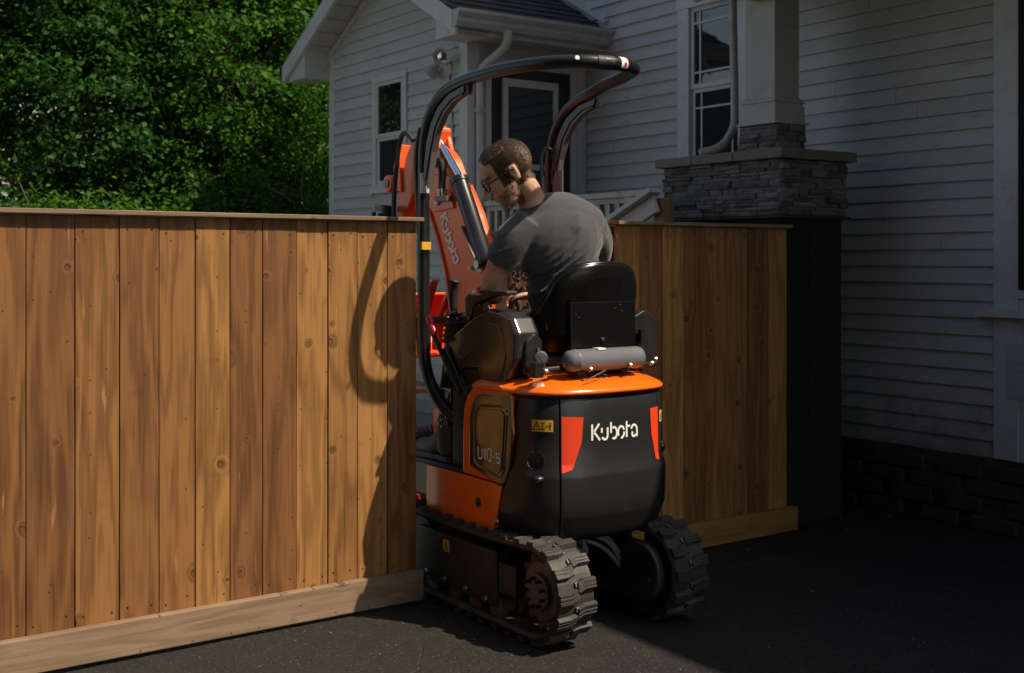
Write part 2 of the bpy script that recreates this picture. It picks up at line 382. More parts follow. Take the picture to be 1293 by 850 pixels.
def crs(pts, n=6, closed=False):
    pts = [Vector(p) for p in pts]; out = []; L = len(pts)
    rng_ = range(L) if closed else range(L-1)
    for i in rng_:
        g = (lambda j: pts[j % L]) if closed else (lambda j: pts[max(0, min(L-1, j))])
        p0, p1, p2, p3 = g(i-1), g(i), g(i+1), g(i+2)
        for k in range(n):
            t = k/n; out.append(.5*((2*p1)+(p2-p0)*t+(2*p0-5*p1+4*p2-p3)*t*t+(3*p1-p0-3*p2+p3)*t**3))
    if not closed: out.append(pts[-1])
    return out

# ------------------------------------------------------------------ setting: ground
def sheet(name, pts, z, m):
    mb = MB(); mb.add([(x, y, z) for x, y in pts], [tuple(range(len(pts)))]); o = mb.build(name, m); o['kind'] = 'structure'; return o
sheet('lawn', [(-300, -300), (300, -300), (300, 300), (-300, 300)], -.03, M['grass'])
g = MB()
nx, ny = 90, 80; vs = []
for j in range(ny+1):
    for i in range(nx+1):
        x = -5+i*(11.3/nx); y = -8+j*(13.4/ny)
        vs.append((x, y, .006*noise.noise(Vector((x*.8, y*.8, 1)))+.0025*noise.noise(Vector((x*4, y*4, 3)))-.002))
g.add(vs, [(j*(nx+1)+i, j*(nx+1)+i+1, (j+1)*(nx+1)+i+1, (j+1)*(nx+1)+i) for j in range(ny) for i in range(nx)])
g.build('driveway', M['asphalt'], smooth=True, kind='structure')
sheet('patio', [(-4, 5.4), (6.3, 5.4), (6.3, 9.5), (-4, 9.5)], -.014, M['paving'])
# ------------------------------------------------------------------ house
house = thing('house', (5.98, 5.5, 0), 'grey clapboard house with a small gabled addition and black framed back door', 'house')
def siding_run(facing, plane, a0, a1, z0, z1, holes=(), top=None, parent=house, jit=.0):
    E_ = .0967; z = z0
    while z < z1-.02:
        ze = min(z+E_, z1); segs = [(a0, a1)]
        if top: segs = [top(z+.03, a0, a1)]
        for (h0, h1, hz0, hz1) in holes:
            if z+.05 > hz0 and z+.05 < hz1:
                ns = []
                for s0, s1 in segs:
                    if s0 < h0: ns.append((s0, min(s1, h0)))
                    if s1 > h1: ns.append((max(s0, h1), s1))
                segs = ns
        if jit:
            ns = []
            for s0, s1 in segs:
                c_ = s0+random.uniform(.3, 2.2)
                while c_ < s1-.25: ns.append((s0, c_-.0012)); s0 = c_+.0012; c_ += random.uniform(1.2, 2.6)
                ns.append((s0, s1))
            segs = ns
        for s0, s1 in segs:
            if s1-s0 < .03: continue
            prof = [(0, 0), (.021, 0), (.004, ze-z+.004), (0, ze-z+.004)]
            mb = MB(); tl = random.uniform(-jit, jit)
            n = 4; vs = []
            for i in range(n+1):
                a = s0+(s1-s0)*i/n; dz = tl*(a-s0)+random.uniform(-jit, jit)*.25
                for (o_, zz) in prof:
                    zz2 = z+zz+(dz if zz < .01 else 0); oo = o_+random.uniform(0, .0012)
                    vs.append((plane-oo, a, zz2) if facing == 'X' else (a, plane-oo, zz2))
            fs = [(i*4+k, i*4+(k+1) % 4, (i+1)*4+(k+1) % 4, (i+1)*4+k) for i in range(n) for k in range(4)] + [(0,1,2,3), (n*4+3, n*4+2, n*4+1, n*4)]
            mb.add(vs, fs); mb.build('clapboard', M['siding'], parent)
        z = ze
XW, XG, YD = 5.98, 4.85, 7.44
# massing
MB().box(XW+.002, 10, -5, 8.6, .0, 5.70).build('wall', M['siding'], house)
MB().box(XG+.002, XW+.01, YD+.002, 9.68, .0, 3.34).prism([(YD+.002, 3.33), (9.68, 3.33), (8.60, 3.96)], 'X', XG+.002, XW+.4).build('wall', M['siding'], house)
w2 = (5.62, 6.34, 2.0, 3.46)
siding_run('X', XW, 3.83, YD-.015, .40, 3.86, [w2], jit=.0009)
up = MB()
z = 3.86
while z < 5.5:
    up.prism([(XW, z), (XW-.013, z), (XW-.004, z+.097), (XW, z+.097)], 'Y', -3, YD) ; z += .0967
up.build('upper_siding', M['siding'], house, kind='stuff')
lo = MB(); z = .40
while z < 3.8:
    lo.prism([(XW, z), (XW-.013, z), (XW-.004, z+.097), (XW, z+.097)], 'Y', -3, 2.2); z += .0967
lo.build('far_siding', M['siding'], house, kind='stuff')
SL = .56
siding_run('X', XG, YD+.09, 9.60, .30, 3.95, [(8.30, 8.89, 2.06, 3.02)],
           top=lambda z, a, b: (a, b) if z < 3.34 else (max(a, 8.60-(3.96-z)/SL), min(b, 8.60+(3.96-z)/SL)))
siding_run('Y', YD, XG+.09, XW-.012, .85, 3.28, [(5.0, 5.96, .7, 2.99)])
# corner boards
tr = MB(); tr.box(XG-.020, XG+.09, YD-.020, YD+.09, .3, 3.17); bev(tr.build('corner_board', M['trim'], house), .003)
tr = MB(); tr.box(XG-.020, XG+.05, 9.60, 9.70, .3, 3.34); bev(tr.build('corner_board', M['trim'], house), .003)
tr = MB(); tr.box(XW-.022, XW+.02, 3.68, 3.828, .40, 4.2); bev(tr.build('corner_board', M['trim'], house), .003)
tr = MB(); tr.box(XW-.012, XW+.02, 2.2, 3.68, .40, 4.2); tr.build('bay_panel', M['trim'], house)
# foundation
fm = MB(); n = 46; vs = []
for j in range(7):
    for i in range(n+1):
        y = 2.2+(YD-2.2)*i/n; z = -.02+.425*j/6
        vs.append((XW-.035-.03*noise.noise(Vector((y*3, z*9, 2)))-(.012 if j % 2 else 0), y, z))
fm.add(vs, [(j*(n+1)+i, j*(n+1)+i+1, (j+1)*(n+1)+i+1, (j+1)*(n+1)+i) for j in range(6) for i in range(n)]); fm.build('foundation', M['found'], house)
for j in range(4):
    for i in range(11):
        y0 = 3.3+i*.36+(j % 2)*.18+random.uniform(-.05, .05); b = MB(); b.box(XW-.058-random.random()*.016, XW-.03, y0, y0+.34+random.uniform(-.12, .01), .0+j*.095, .088+j*.095+random.uniform(-.01, .004))
        bev(b.build('foundation_stone', M['found'], house), .01, 2)
def window(name, x, y0, y1, z0, z1, case=.075, mid=None, grid=None, depth=.028, par=house, sill=True):
    """window on a wall facing -X"""
    f = MB(); e = x-depth
    f.box(e, x+.02, y0, y0+case, z0, z1).box(e, x+.02, y1-case, y1, z0, z1).box(e-.004, x+.02, y0-.01, y1+.01, z1, z1+case).box(e, x+.02, y0+case, y1-case, z0, z0+.03)
    fr = bev(f.build('window', M['trim'], par), .003)
    if sill:
        s = MB().box(e-.02, x+.02, y0-.02, y1+.02, z0-.045, z0-.001).build('sill', M['trim'], fr); bev(s, .004)
    iy0, iy1, iz0, iz1 = y0+case, y1-case, z0+.03, z1
    zm = mid or (iz0+iz1)/2
    for (a, b, xo) in ((zm, iz1, .010), (iz0, zm, -.004)):
        q = MB(); t = .030; xx = x-xo
        q.box(xx-.012, xx+.014, iy0, iy0+t, a, b).box(xx-.012, xx+.014, iy1-t, iy1, a, b).box(xx-.012, xx+.014, iy0+t, iy1-t, b-t, b).box(xx-.012, xx+.014, iy0+t, iy1-t, a, a+t)
        if grid:
            for gy in grid[0]: q.box(xx-.007, xx+.012, iy0+t+(iy1-iy0-2*t)*gy-.007, iy0+t+(iy1-iy0-2*t)*gy+.007, a+t, b-t)
            for gz in grid[1]: q.box(xx-.0075, xx+.012, iy0+t, iy1-t, a+t+(b-a-2*t)*gz-.007, a+t+(b-a-2*t)*gz+.007)
        q.build('sash', M['trim'], fr)
        MB().box(xx+.001, xx+.006, iy0+t, iy1-t, a+t, b-t).build('pane', M['glass'], fr)
        if xo < 0: MB().box(xx-.004, xx-.002, iy0+t, iy1-t, a+t, b-t).build('dark_screen', M['screen'], fr)  # dark mesh added over the lower panes to keep down their reflections
    return fr
window('w', XG, 8.31, 8.88, 2.10, 2.98, .06, 2.52)
window('w', XW, 5.62, 6.33, 1.95, 3.30, .115, 2.72, ([.14, .86], [.16, .84]), .045)
# bay at the frame's right edge
b = MB().box(XW-.03, XW+.02, 2.9, 3.70, 1.29, 3.4).build('bay_window', M['trim'], house)
MB().box(XW-.034, XW-.030, 2.98, 3.672, 1.335, 3.3).build('dark_screen', M['block'], b)  # matt black sheet added in place of dark glass, to stop reflections
MB().box(XW-.075, XW+.01, 2.85, 3.905, 1.185, 1.225).build('bay_sill', M['trim'], house)
b = MB().box(XW-.020, XW-.011, 2.7, 3.775, .70, 1.08).build('basement_window', M['trim'], house)
MB().box(XW-.026, XW-.021, 2.8, 3.735, .74, 1.045).build('panel', M['siding'], b)
# main eave
ev = MB().prism([(5.53, 5.49), (5.53, 5.64), (7.9, 7.2), (10.3, 5.64), (10.3, 5.49)], 'Y', -5.3, 8.9); ev.build('roof', M['shingle'], house)
# addition roof: ridge along X at y 8.63, eaves 7.15 and 10.1
YR, ZR, YE0, YE1, ZE, XR = 8.62, 4.10, 7.17, 10.08, 3.295, 4.56
rf = MB()
for ye in (YE0, YE1):
    rf.add([(XR, ye, ZE), (XW, ye, ZE), (XW, YR, ZR), (XR, YR, ZR), (XR, ye, ZE-.025), (XW, ye, ZE-.025), (XW, YR, ZR-.025), (XR, YR, ZR-.025)],
           [(0,1,2,3), (4,7,6,5), (0,4,5,1), (2,6,7,3), (0,3,7,4), (1,5,6,2)])
roof = rf.build('roof', M['shingle'], house)
dS = Vector((0, YR-YE0, ZR-ZE)); Ls = dS.length; dS.normalize(); nS = Vector((0, -dS.z, dS.y))
for r_ in range(11):
    x = XR-.01+(.07 if r_ % 2 else -.08)
    while x < XW-.02:
        wd = .165; x0 = max(x, XR-.012); x1 = min(x+wd-.005, XW-.01)
        if x1-x0 > .03:
            a = r_*.133; th = .005+random.random()*.004
            o0 = Vector((0, YE0, ZE))+dS*(a-.015); o1 = Vector((0, YE0, ZE))+dS*(a+.14)
            v = [Vector((x0, 0, 0))+o0+nS*.001, Vector((x1, 0, 0))+o0+nS*.001, Vector((x1, 0, 0))+o1+nS*.001, Vector((x0, 0, 0))+o1+nS*.001]
            v += [v[0]+nS*(th+.006), v[1]+nS*(th+.006), v[2]+nS*.002, v[3]+nS*.002]
            MB().add(v, [(0,3,2,1),(4,5,6,7),(0,1,5,4),(1,2,6,5),(2,3,7,6),(3,0,4,7)]).build('shingle', M['shingle'], roof)
        x += wd
# rake boards, soffit panels, returns
rk = MB()
for ye, sg in ((YE0, 1), (YE1, -1)):
    a = Vector((XR, ye-sg*.02, ZE-.03-.0)); b_ = Vector((XR, YR, ZR-.02)); dn = Vector((0, 0, -.155))
    for xo in (0,):
        v = [a, b_, b_+dn, a+dn]; v2 = [p+Vector((.024, 0, 0)) for p in v]
        rk.add([p-Vector((.006,0,0)) for p in v]+v2, [(0,1,2,3), (4,7,6,5), (0,4,5,1), (3,2,6,7), (0,3,7,4), (1,5,6,2)])
    m_ = MB(); st = 9
    for i in range(st):
        t0, t1 = i/st, (i+1)/st-.008
        p0 = a.lerp(b_, t0)+dn*.86; p1 = a.lerp(b_, t1)+dn*.86
        m_ = MB(); m_.add([p0+Vector((.02,0,0)), p1+Vector((.02,0,0)), p1+Vector((XG-XR,0,0)), p0+Vector((XG-XR,0,0)), p0+Vector((.02,0,.012)), p1+Vector((.02,0,.012)), p1+Vector((XG-XR,0,.012)), p0+Vector((XG-XR,0,.012))],
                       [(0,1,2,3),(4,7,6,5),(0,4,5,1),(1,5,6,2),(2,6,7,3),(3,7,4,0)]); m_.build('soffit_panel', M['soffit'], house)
    # frieze along the wall under the rake
    p0 = Vector((XG-.018, ye+sg*.42, ZE-.03+.42*SL-.16)); p1 = Vector((XG-.018, YR, ZR-.185)); fz = MB().bar(p0, p1, .02, .045, up=(1, 0, 0)); fz.build('frieze_board', M['trim'], house)
rk.build('rake_board', M['trim'], house)
# boxed return, left and right
for ye, y1 in ((YE1-.02, 9.70), (YE0+.0, YD)):
    lo_, hi_ = min(ye, y1), max(ye, y1)
    if ye > 9: pts = [(9.70, 3.12), (ye-.02, 3.12), (ye-.02, 3.18), (9.70, 3.40)]
    else: pts = [(YD+.03, 3.12), (YE0+.02, 3.12), (YE0+.02, 3.17), (YD+.03, 3.36)]
    bx = MB().prism(pts, 'X', XR+.028, XG-.003); bev(bx.build('eave_return', M['trim'], house), .003)
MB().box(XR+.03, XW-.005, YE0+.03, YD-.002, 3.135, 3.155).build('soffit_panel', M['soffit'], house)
MB().box(XR+.02, XW-.005, YE0+.005, YE0+.028, 3.13, 3.285).build('fascia', M['trim'], house)
# gutter (K profile) and downspout
gp = [(YE0+.003, 3.165), (YE0-.055, 3.165), (YE0-.075, 3.20), (YE0-.075, 3.225), (YE0-.105, 3.26), (YE0-.105, 3.285), (YE0-.092, 3.285), (YE0-.092, 3.265), (YE0-.062, 3.228), (YE0-.062, 3.205), (YE0-.048, 3.18), (YE0+.003, 3.18)]
gu = MB().prism(gp, 'X', XR-.02, XW+.10); go = gu.build('gutter', M['gutter'], house); bev(go, .003)
MB().prism([(YE0+.003, 3.165), (YE0-.055, 3.165), (YE0-.075, 3.20), (YE0-.075, 3.225), (YE0-.105, 3.26), (YE0-.105, 3.285), (YE0+.003, 3.285)], 'X', XR-.024, XR-.019).build('gutter_end', M['gutter'], house)
def downspout(pts, r=.033, par=house):
    return smooth_auto(MB().tube(crs(pts, 6), r, 8).build('downspout', M['gutter'], par), 30)
downspout([(4.985, YE0-.05, 3.17), (4.985, YE0-.05, 3.10), (4.975, YE0+.0, 3.04), (4.93, YD-.08, 2.93), (4.925, YD-.055, 2.84), (4.925, YD-.055, 2.5), (4.925, YD-.055, 1.4), (4.925, YD-.055, .9)], .034)
MB().box(4.885, 4.965, YD-.096, YD-.03, 2.60, 2.635).build('downspout_strap', M['gutter'], house)
# rake flashing on the main wall above the lean of the addition roof
fl = MB().bar((XW-.022, YE0-.02, ZE+.06), (XW-.022, YR, ZR+.08), .03, .05, up=(1, 0, 0)); fl.build('roof_flashing', M['trim'], house)
# back door (faces -Y)
dr = MB(); y = YD
dr.box(5.045, 5.80, y-.020, y+.01, .85, 2.965); door = dr.build('door', M['blackwood'], house)
d2 = MB(); d2.box(5.14, 5.19, y-.045, y-.021, 1.0, 2.88).box(5.62, 5.67, y-.045, y-.021, 1.0, 2.88).box(5.19, 5.62, y-.045, y-.021, 2.82, 2.88).box(5.19, 5.62, y-.045, y-.021, 2.19, 2.235).box(5.19, 5.62, y-.045, y-.021, 1.0, 1.3)
bev(d2.build('storm_sash', M['trim'], door), .003)
MB().box(5.19, 5.62, y-.036, y-.028, 2.235, 2.82).build('pane', M['glass'], door)
MB().box(5.19, 5.62, y-.034, y-.026, 1.3, 2.19).build('pane', M['glass'], door)
for a0, a1 in ((4.99, 5.043), (5.802, 5.865), (5.868, 5.96)):
    bev(MB().box(a0, a1, y-.032, y+.01, .85, 3.0).build('door_casing', M['trim'], house), .003)
MB().box(4.99, 5.96, y-.030, y+.01, 2.967, 3.03).build('door_casing', M['trim'], house)
# loose wire on the gable wall
wr = thing('cable', (4.84, 7.6, 2.9), 'thin loose cable hanging down the gable wall below the floodlight', 'cable')
MB().tube(crs([(4.835, 7.66, 2.93), (4.832, 7.655, 2.8), (4.833, 7.62, 2.55), (4.832, 7.60, 2.3), (4.833, 7.58, 2.1)], 5), .006, 6).build('wire', M['hub'], wr)
MB().box(4.822, 4.836, 7.645, 7.675, 2.92, 2.95).build('clip', M['hub'], wr)
# floodlight
fl = thing('floodlight', (4.84, 7.66, 2.98), 'twin-lamp metal floodlight mounted high on the gable wall left of the door', 'floodlight')
MB().lathe((4.84, 7.68, 2.95), (-1, 0, 0), [(0, .055), (.02, .055), (.035, .03)], 16).build('base_plate', M['gutter'], fl, smooth=False)
def bell(o, ax, face):
    o = Vector(o); ax = Vector(ax).normalized()
    b = smooth_auto(MB().lathe(o, ax, [(0, .018), (.03, .022), (.06, .032), (.12, .062), (.13, .066), (.128, .060), (.10, .045)], 20).build('lamp', M['gutter'], fl), 50)
    MB().lathe(o+ax*.098, ax, [(0, .05), (.004, .052), (.012, .035), (.018, .0)], 18).build('reflector', M['chrome'] if face else M['gutter'], b)
bell((4.80, 7.655, 3.03), (-.78, -.62, -.05), True)
bell((4.79, 7.74, 3.02), (-.25, .55, -.55), False)
MB().tube([(4.82, 7.68, 2.96), (4.79, 7.67, 3.0), (4.80, 7.655, 3.03)], .01, 8).build('arm', M['gutter'], fl)
MB().tube([(4.82, 7.69, 2.96), (4.80, 7.72, 2.99), (4.79, 7.74, 3.02)], .01, 8).build('arm', M['gutter'], fl)
# ------------------------------------------------------------------ porch: deck, pier, column, railing
deck = thing('porch_deck', (5.4, 6.3, 0), 'raised grey porch deck in front of the back door, with an unseen flat roof shaped to shade the wall', 'porch')
for i in range(9):
    MB().box(4.93+i*.117, 4.93+i*.117+.110, 5.49, 7.40, .80, .835).build('deck_board', M['rail'], deck)
MB().box(4.94, 5.9, 5.49, 5.53, .0, .798).build('skirt', M['rail'], deck)
MB().box(4.94, 4.97, 5.55, 7.40, .0, .798).build('skirt', M['rail'], deck)
MB().box(4.72, 5.96, -3.0, 5.40, 3.42, 3.56).build('roof', M['shingle'], deck)  # column implies a roof; this one is stretched forward to shade the right wall
MB().box(5.1, 5.4, -.4, -.1, 0, 3.34).build('post', M['colm'], deck)  # unseen support added for the shading roof
MB().box(4.75, 5.95, -2.95, 5.36, 3.34, 3.419).build('shade_ceiling', M['soffit'], deck)
pier = thing('porch_pier', (5.3, 5.0, 0), 'stone clad parapet pier on black painted blocks beside the right fence', 'pier')
X0, X1, Y0, Y1 = 5.05, 5.585, 4.565, 5.44
nb = 8; bh = 1.742/nb
for j in range(nb):
    for (a, b_) in ((X0, X0+.243), (X0+.251, X1)):
        bev(MB().box(a, b_, Y0, Y0+.19, j*bh+.004, (j+1)*bh-.004).build('block', M['block'], pier), .005)
    for k in range(2):
        yy = Y0+.198+k*.36
        bev(MB().box(X0, X0+.19, yy, yy+.352, j*bh+.004, (j+1)*bh-.004).build('block', M['block'], pier), .005)
        bev(MB().box(X1-.19, X1, yy, yy+.352, j*bh+.004, (j+1)*bh-.004).build('block', M['block'], pier), .005)
MB().box(X0+.006, X1-.006, Y0+.006, Y1, 0, 1.74).build('mortar', M['block'], pier)
def ledge(x, y0, y1, z0, z1, face, par=pier):
    """ledgestone courses on a face: 'X' face at x (outwards -X) spans y; 'Y' face at y=x (outwards -Y) spans x; 'P' outwards +X"""
    z = z0
    while z < z1-.012:
        h = min(random.choice((.020, .026, .032, .038)), z1-z); a = y0-random.uniform(0, .05)
        if z1-z-h < .014: h = z1-z
        while a < y1-.004:
            L = random.uniform(.06, .23); b_ = min(a+L, y1); aa = max(a, y0)
            if y1-b_ < .03: b_ = y1
            if b_-aa > .012:
                dp = random.uniform(.002, .030); n = 5; m = 2; vs = []
                sd = random.random()*50
                for j in range(m+1):
                    for i in range(n+1):
                        t = aa+.0008+(b_-aa-.0016)*i/n; zz = z+.0008+(h-.0016)*j/m
                        o_ = dp+.010*noise.noise(Vector((t*24, zz*30, sd)))-(.006 if i in (0, n) else 0)-(.004 if j in (0, m) else 0)
                        vs.append((t, zz, o_))
                nf = len(vs); fr = [(j*(n+1)+i, j*(n+1)+i+1, (j+1)*(n+1)+i+1, (j+1)*(n+1)+i) for j in range(m) for i in range(n)]
                ring = [i for i in range(n+1)]+[(n+1)*(j+1)+n for j in range(m)]+[m*(n+1)+i for i in range(n-1, -1, -1)]+[j*(n+1) for j in range(m-1, 0, -1)]
                bk = [(vs[i][0], vs[i][1], -.02) for i in ring]; vs2 = vs+bk; R = len(ring)
                fr += [(ring[i], nf+i, nf+(i+1) % R, ring[(i+1) % R]) for i in range(R)]
                if face == 'X': W = [(x-o, t, zz) for t, zz, o in vs2]
                elif face == 'P': W = [(x+o, t, zz) for t, zz, o in vs2]
                else: W = [(t, x-o, zz) for t, zz, o in vs2]
                MB().add(W, fr).build('stone', M['stone'], par)
            a = b_
        z += h
SX0, SX1, SY0, SY1 = 5.035, 5.60, 4.545, 5.49
MB().box(SX0+.006, SX1-.006, SY0+.006, SY1, 1.745, 2.065).build('core', M['found'], pier)
ledge(SX0, SY0, SY1, 1.752, 2.062, 'X'); ledge(SY0, SX0, SX1, 1.752, 2.062, 'Y')
MB().box(SX0-.02, SX1+.02, SY0-.02, SY1, 1.735, 1.750).build('base_slab', M['found'], pier)
for (a, b_) in ((SY0-.05, 4.86), (4.864, 5.20), (5.204, 5.53)):
    cp = MB(); vs = []; n = 8
    for i in range(n+1):
        y = a+(b_-a)*i/n; q = lambda s_: .004*noise.noise(Vector((y*14, s_, 3)))
        vs += [(SX0-.045+q(1), y, 2.066+q(2)), (SX0-.045+q(3), y, 2.122+q(4)), (SX1+.04+q(5), y, 2.124+q(6)), (SX1+.04+q(7), y, 2.066+q(8))]
    cp.add(vs, [(i*4+k, i*4+(k+1) % 4, (i+1)*4+(k+1) % 4, (i+1)*4+k) for i in range(n) for k in range(4)]+[(0,1,2,3), (n*4+3,n*4+2,n*4+1,n*4)])
    bev(cp.build('coping', M['cap'], pier), .006)
PX0, PX1, PY0, PY1 = 5.20, 5.435, 4.72, 5.01
MB().box(PX0+.004, PX1-.004, PY0+.004, PY1, 2.122, 2.295).build('pedestal_core', M['found'], pier)
ledge(PX0, PY0, PY1, 2.128, 2.285, 'X'); ledge(PY0, PX0, PX1, 2.128, 2.285, 'Y'); ledge(PX1, PY0, PY1, 2.128, 2.285, 'P')
clm = thing('porch_column', (5.32, 4.865, 2.29), 'square painted porch column standing on the stone pier', 'column')
def sq(mb, o, z0, z1, o2=None):
    o2 = o if o2 is None else o2
    a = (PX0+.02-o, PX1-.005+o, PY0+.03-o, PY1-.03+o); b_ = (PX0+.02-o2, PX1-.005+o2, PY0+.03-o2, PY1-.03+o2)
    mb.add([(a[0],a[2],z0),(a[1],a[2],z0),(a[1],a[3],z0),(a[0],a[3],z0),(b_[0],b_[2],z1),(b_[1],b_[2],z1),(b_[1],b_[3],z1),(b_[0],b_[3],z1)],
           [(0,3,2,1),(4,5,6,7),(0,1,5,4),(1,2,6,5),(2,3,7,6),(3,0,4,7)])
sh = MB(); sq(sh, 0, 2.44, 3.338); bev(sh.build('shaft', M['colm'], clm), .003)
pl = MB(); sq(pl, .040, 2.290, 2.303); sq(pl, .026, 2.303, 2.40, .022); sq(pl, .014, 2.40, 2.42, .014); sq(pl, .022, 2.42, 2.437, .022); sq(pl, .022, 2.437, 2.452, .002)
bev(pl.build('plinth', M['colm'], clm), .002)
bk = MB().box(5.15, 5.23, 4.66, 4.90, 3.02, 3.14); bev(bk.build('bracket', M['colm'], clm), .01)
sp = thing('porch_downspout', (5.2, 5.2, 2.13), 'pale curved downspout between the grid window and the porch column', 'downspout')
pth = crs([(5.80, 6.0, 3.31), (5.66, 5.6, 3.29), (5.44, 5.30, 3.22), (5.36, 5.22, 3.12), (5.345, 5.20, 2.9), (5.325, 5.17, 2.45), (5.30, 5.16, 2.30), (5.22, 5.19, 2.19), (5.10, 5.24, 2.15)], 7)
smooth_auto(MB().tube(pth, .025, 10).build('pipe', M['gutter'], sp))
for i in range(39, 52):
    p, q = pth[i], pth[min(i+1, len(pth)-1)]; t = (q-p).normalized()
    MB().tube([p-t*.003, p+t*.003], .0275, 10).build('ridge', M['gutter'], sp)
# railing along the deck edge
rl = thing('porch_railing', (4.95, 6.4, .83), 'weathered white baluster railing along the porch deck edge', 'railing')
bev(MB().box(4.90, 5.0, 5.495, 7.30, 1.895, 1.932).build('top_rail', M['rail'], rl), .004)
MB().box(4.93, 4.97, 5.51, 7.30, 1.86, 1.893).build('sub_rail', M['rail'], rl)
MB().box(4.93, 4.97, 5.51, 7.30, .93, .97).build('bottom_rail', M['rail'], rl)
y = 5.60; bal = None
while y < 7.28:
    if bal is None: bal = bev(MB().box(4.930, 4.968, y, y+.038, .972, 1.858).build('baluster', M['rail'], rl), .002)
    else: dup(bal, loc=bal.location+Vector((0, y-5.60, 0)))
    y += .098
MB().box(4.905, 4.995, 5.64, 5.72, .84, 1.893).build('post', M['rail'], rl)
# far railing (house side of the steps) seen between the balusters
r2 = thing('stair_railing', (4.7, 5.4, .8), 'sloping grey board handrail of the porch steps left of the stone pier', 'handrail')
bev(MB().bar((4.66, 5.16, 1.905), (4.66, 5.66, 1.695), .095, .030, up=(0, 0, 1)).build('cap_board', M['trim'], r2), .003)
bev(MB().bar((4.68, 5.17, 1.825), (4.68, 5.66, 1.62), .03, .10, up=(0, 0, 1)).build('side_board', M['trim'], r2), .003)
MB().box(4.71, 4.79, 5.14, 5.22, 0, 1.86).build('post', M['postw'], r2)
MB().box(4.64, 4.72, 5.62, 5.70, 0, 1.66).build('post', M['postw'], r2)
for i in range(4): MB().box(4.0, 4.6, 5.72+.0, 5.74, 0.0, .01).build('tread_nosing', M['rail'], r2) if False else None

# ------------------------------------------------------------------ fences
def fence_panel(name, label, xs, ztop, kick, cap, posts, kz=(.02, .148), y=4.5, km='trimx', bm_='fence'):
    t = thing(name, (xs[0], y, 0), label, 'fence', 'cedar board fence sections across the driveway')
    scr = MB()
    for i in range(len(xs)-1):
        a, b_ = xs[i]+.0012, xs[i+1]-.0012; dy = random.uniform(-.0025, .0025)
        t0, t1 = random.uniform(-.0015, .001), random.uniform(-.0015, .001); zb = .10
        mb = MB(); ns = 6; vs = []
        for q in range(ns+1):
            zz = zb+(ztop-zb)*q/ns; wa = random.uniform(-.0002, .0010); wb = random.uniform(-.0010, .0002); cu = .0012*math.sin(q+i)
            vs += [(a+wa, y+dy+cu, zz), (b_+wb, y+dy+cu*.4, zz), (b_+wb, y+.019+dy+cu*.4, zz), (a+wa, y+.019+dy+cu, zz)]
        mb.add(vs, [(q*4+k, q*4+(k+1) % 4, q*4+4+(k+1) % 4, q*4+4+k) for q in range(ns) for k in range(4)]+[(3,2,1,0), (ns*4, ns*4+1, ns*4+2, ns*4+3)])
        o = link('plank', mb.mesh(), M[bm_], t, origin=(a, y, .1)); bev(o, .0022)
        for zz in (ztop-.055, .155+kz[1]-.12):
            for xx in (a+.028, b_-.028):
                xx += random.uniform(-.006, .006); z2 = zz+random.uniform(-.012, .012)
                scr.lathe((xx, y+dy+.001, z2), (0, -1, 0), [(0, .0042), (.0016, .0042), (.0016, .0015)], 8)
    scr.build('screw_head', M['ink'], t, kind='stuff')
    for (a, b_) in kick:
        o = link('kick_board', MB().box(a, b_, y-.042, y-.004, kz[0], kz[1]).mesh(), M[km], t, origin=(a, y-.02, kz[0])); bev(o, .005)
    for (a, b_) in cap:
        o = link('cap_rail', MB().box(a, b_, y-.034, y+.125, ztop+.002, ztop+.020).mesh(), M['trimx'], t, origin=(a, y, ztop)); bev(o, .0025)
    for px in posts:
        o = link('post', MB().box(px-.045, px+.045, y+.062, y+.152, 0, ztop-.005).mesh(), M['postw'], t, origin=(px, y+.1, 0)); bev(o, .004)
    for zz in (.25, .95, ztop-.14):
        o = link('rail', MB().box(xs[0], xs[-1], y+.022, y+.060, zz, zz+.09).mesh(), M['trimx'], t, origin=(xs[0], y, zz))
    return t
XL_ = [1.037, 1.208, 1.37, 1.521, 1.664, 1.806, 1.944, 2.093, 2.236, 2.373, 2.519, 2.664]
x = XL_[0]
while x > -2.7: x -= random.choice((.14, .152, .165)); XL_.insert(0, x)
fence_panel('board_fence', 'long golden cedar board fence left of the excavator, lit by the sun', XL_, 1.665, [(-2.85, 2.678)], [(-2.85, 2.512), (2.513, 2.685)], [-2, -.2, 1.3, 2.60], (.016, .148))
XR_ = [3.805, 3.96, 4.113, 4.266, 4.417, 4.575, 4.735, 4.894, 5.045]
fence_panel('board_fence', 'short shaded cedar board fence right of the excavator, ending at the black pier', XR_, 1.672, [(3.80, 5.09)], [(3.80, 5.058)], [3.87, 5.0], (.004, .134), km='kickb', bm_='fence_r')
# gate leaf swung open behind the right fence
gt = thing('wooden_gate', (3.84, 4.72, 0), 'open wooden gate leaf swung back behind the excavator operator', 'gate')
yy = 4.76
for i in range(7):
    b_ = yy+.142
    o = link('plank', MB().box(3.835, 3.853, yy+.002, b_-.002, .08, 1.64).mesh(), M['woody'], gt, origin=(3.84, yy, .08)); bev(o, .002); yy = b_
for zz in (.25, 1.40):
    link('rail', MB().box(3.79, 3.833, 4.76, yy, zz, zz+.09).mesh(), M['trimx'], gt, origin=(3.8, 4.76, zz))
link('cap_rail', MB().box(3.78, 3.87, 4.755, yy+.01, 1.642, 1.66).mesh(), M['trimx'], gt, origin=(3.8, 4.76, 1.64))
MB().box(3.775, 3.79, 4.70, 4.86, 1.42, 1.47).cyl((3.775, 4.70, 1.40), (3.775, 4.70, 1.50), .012, 8).build('hinge', M['ink'], gt)
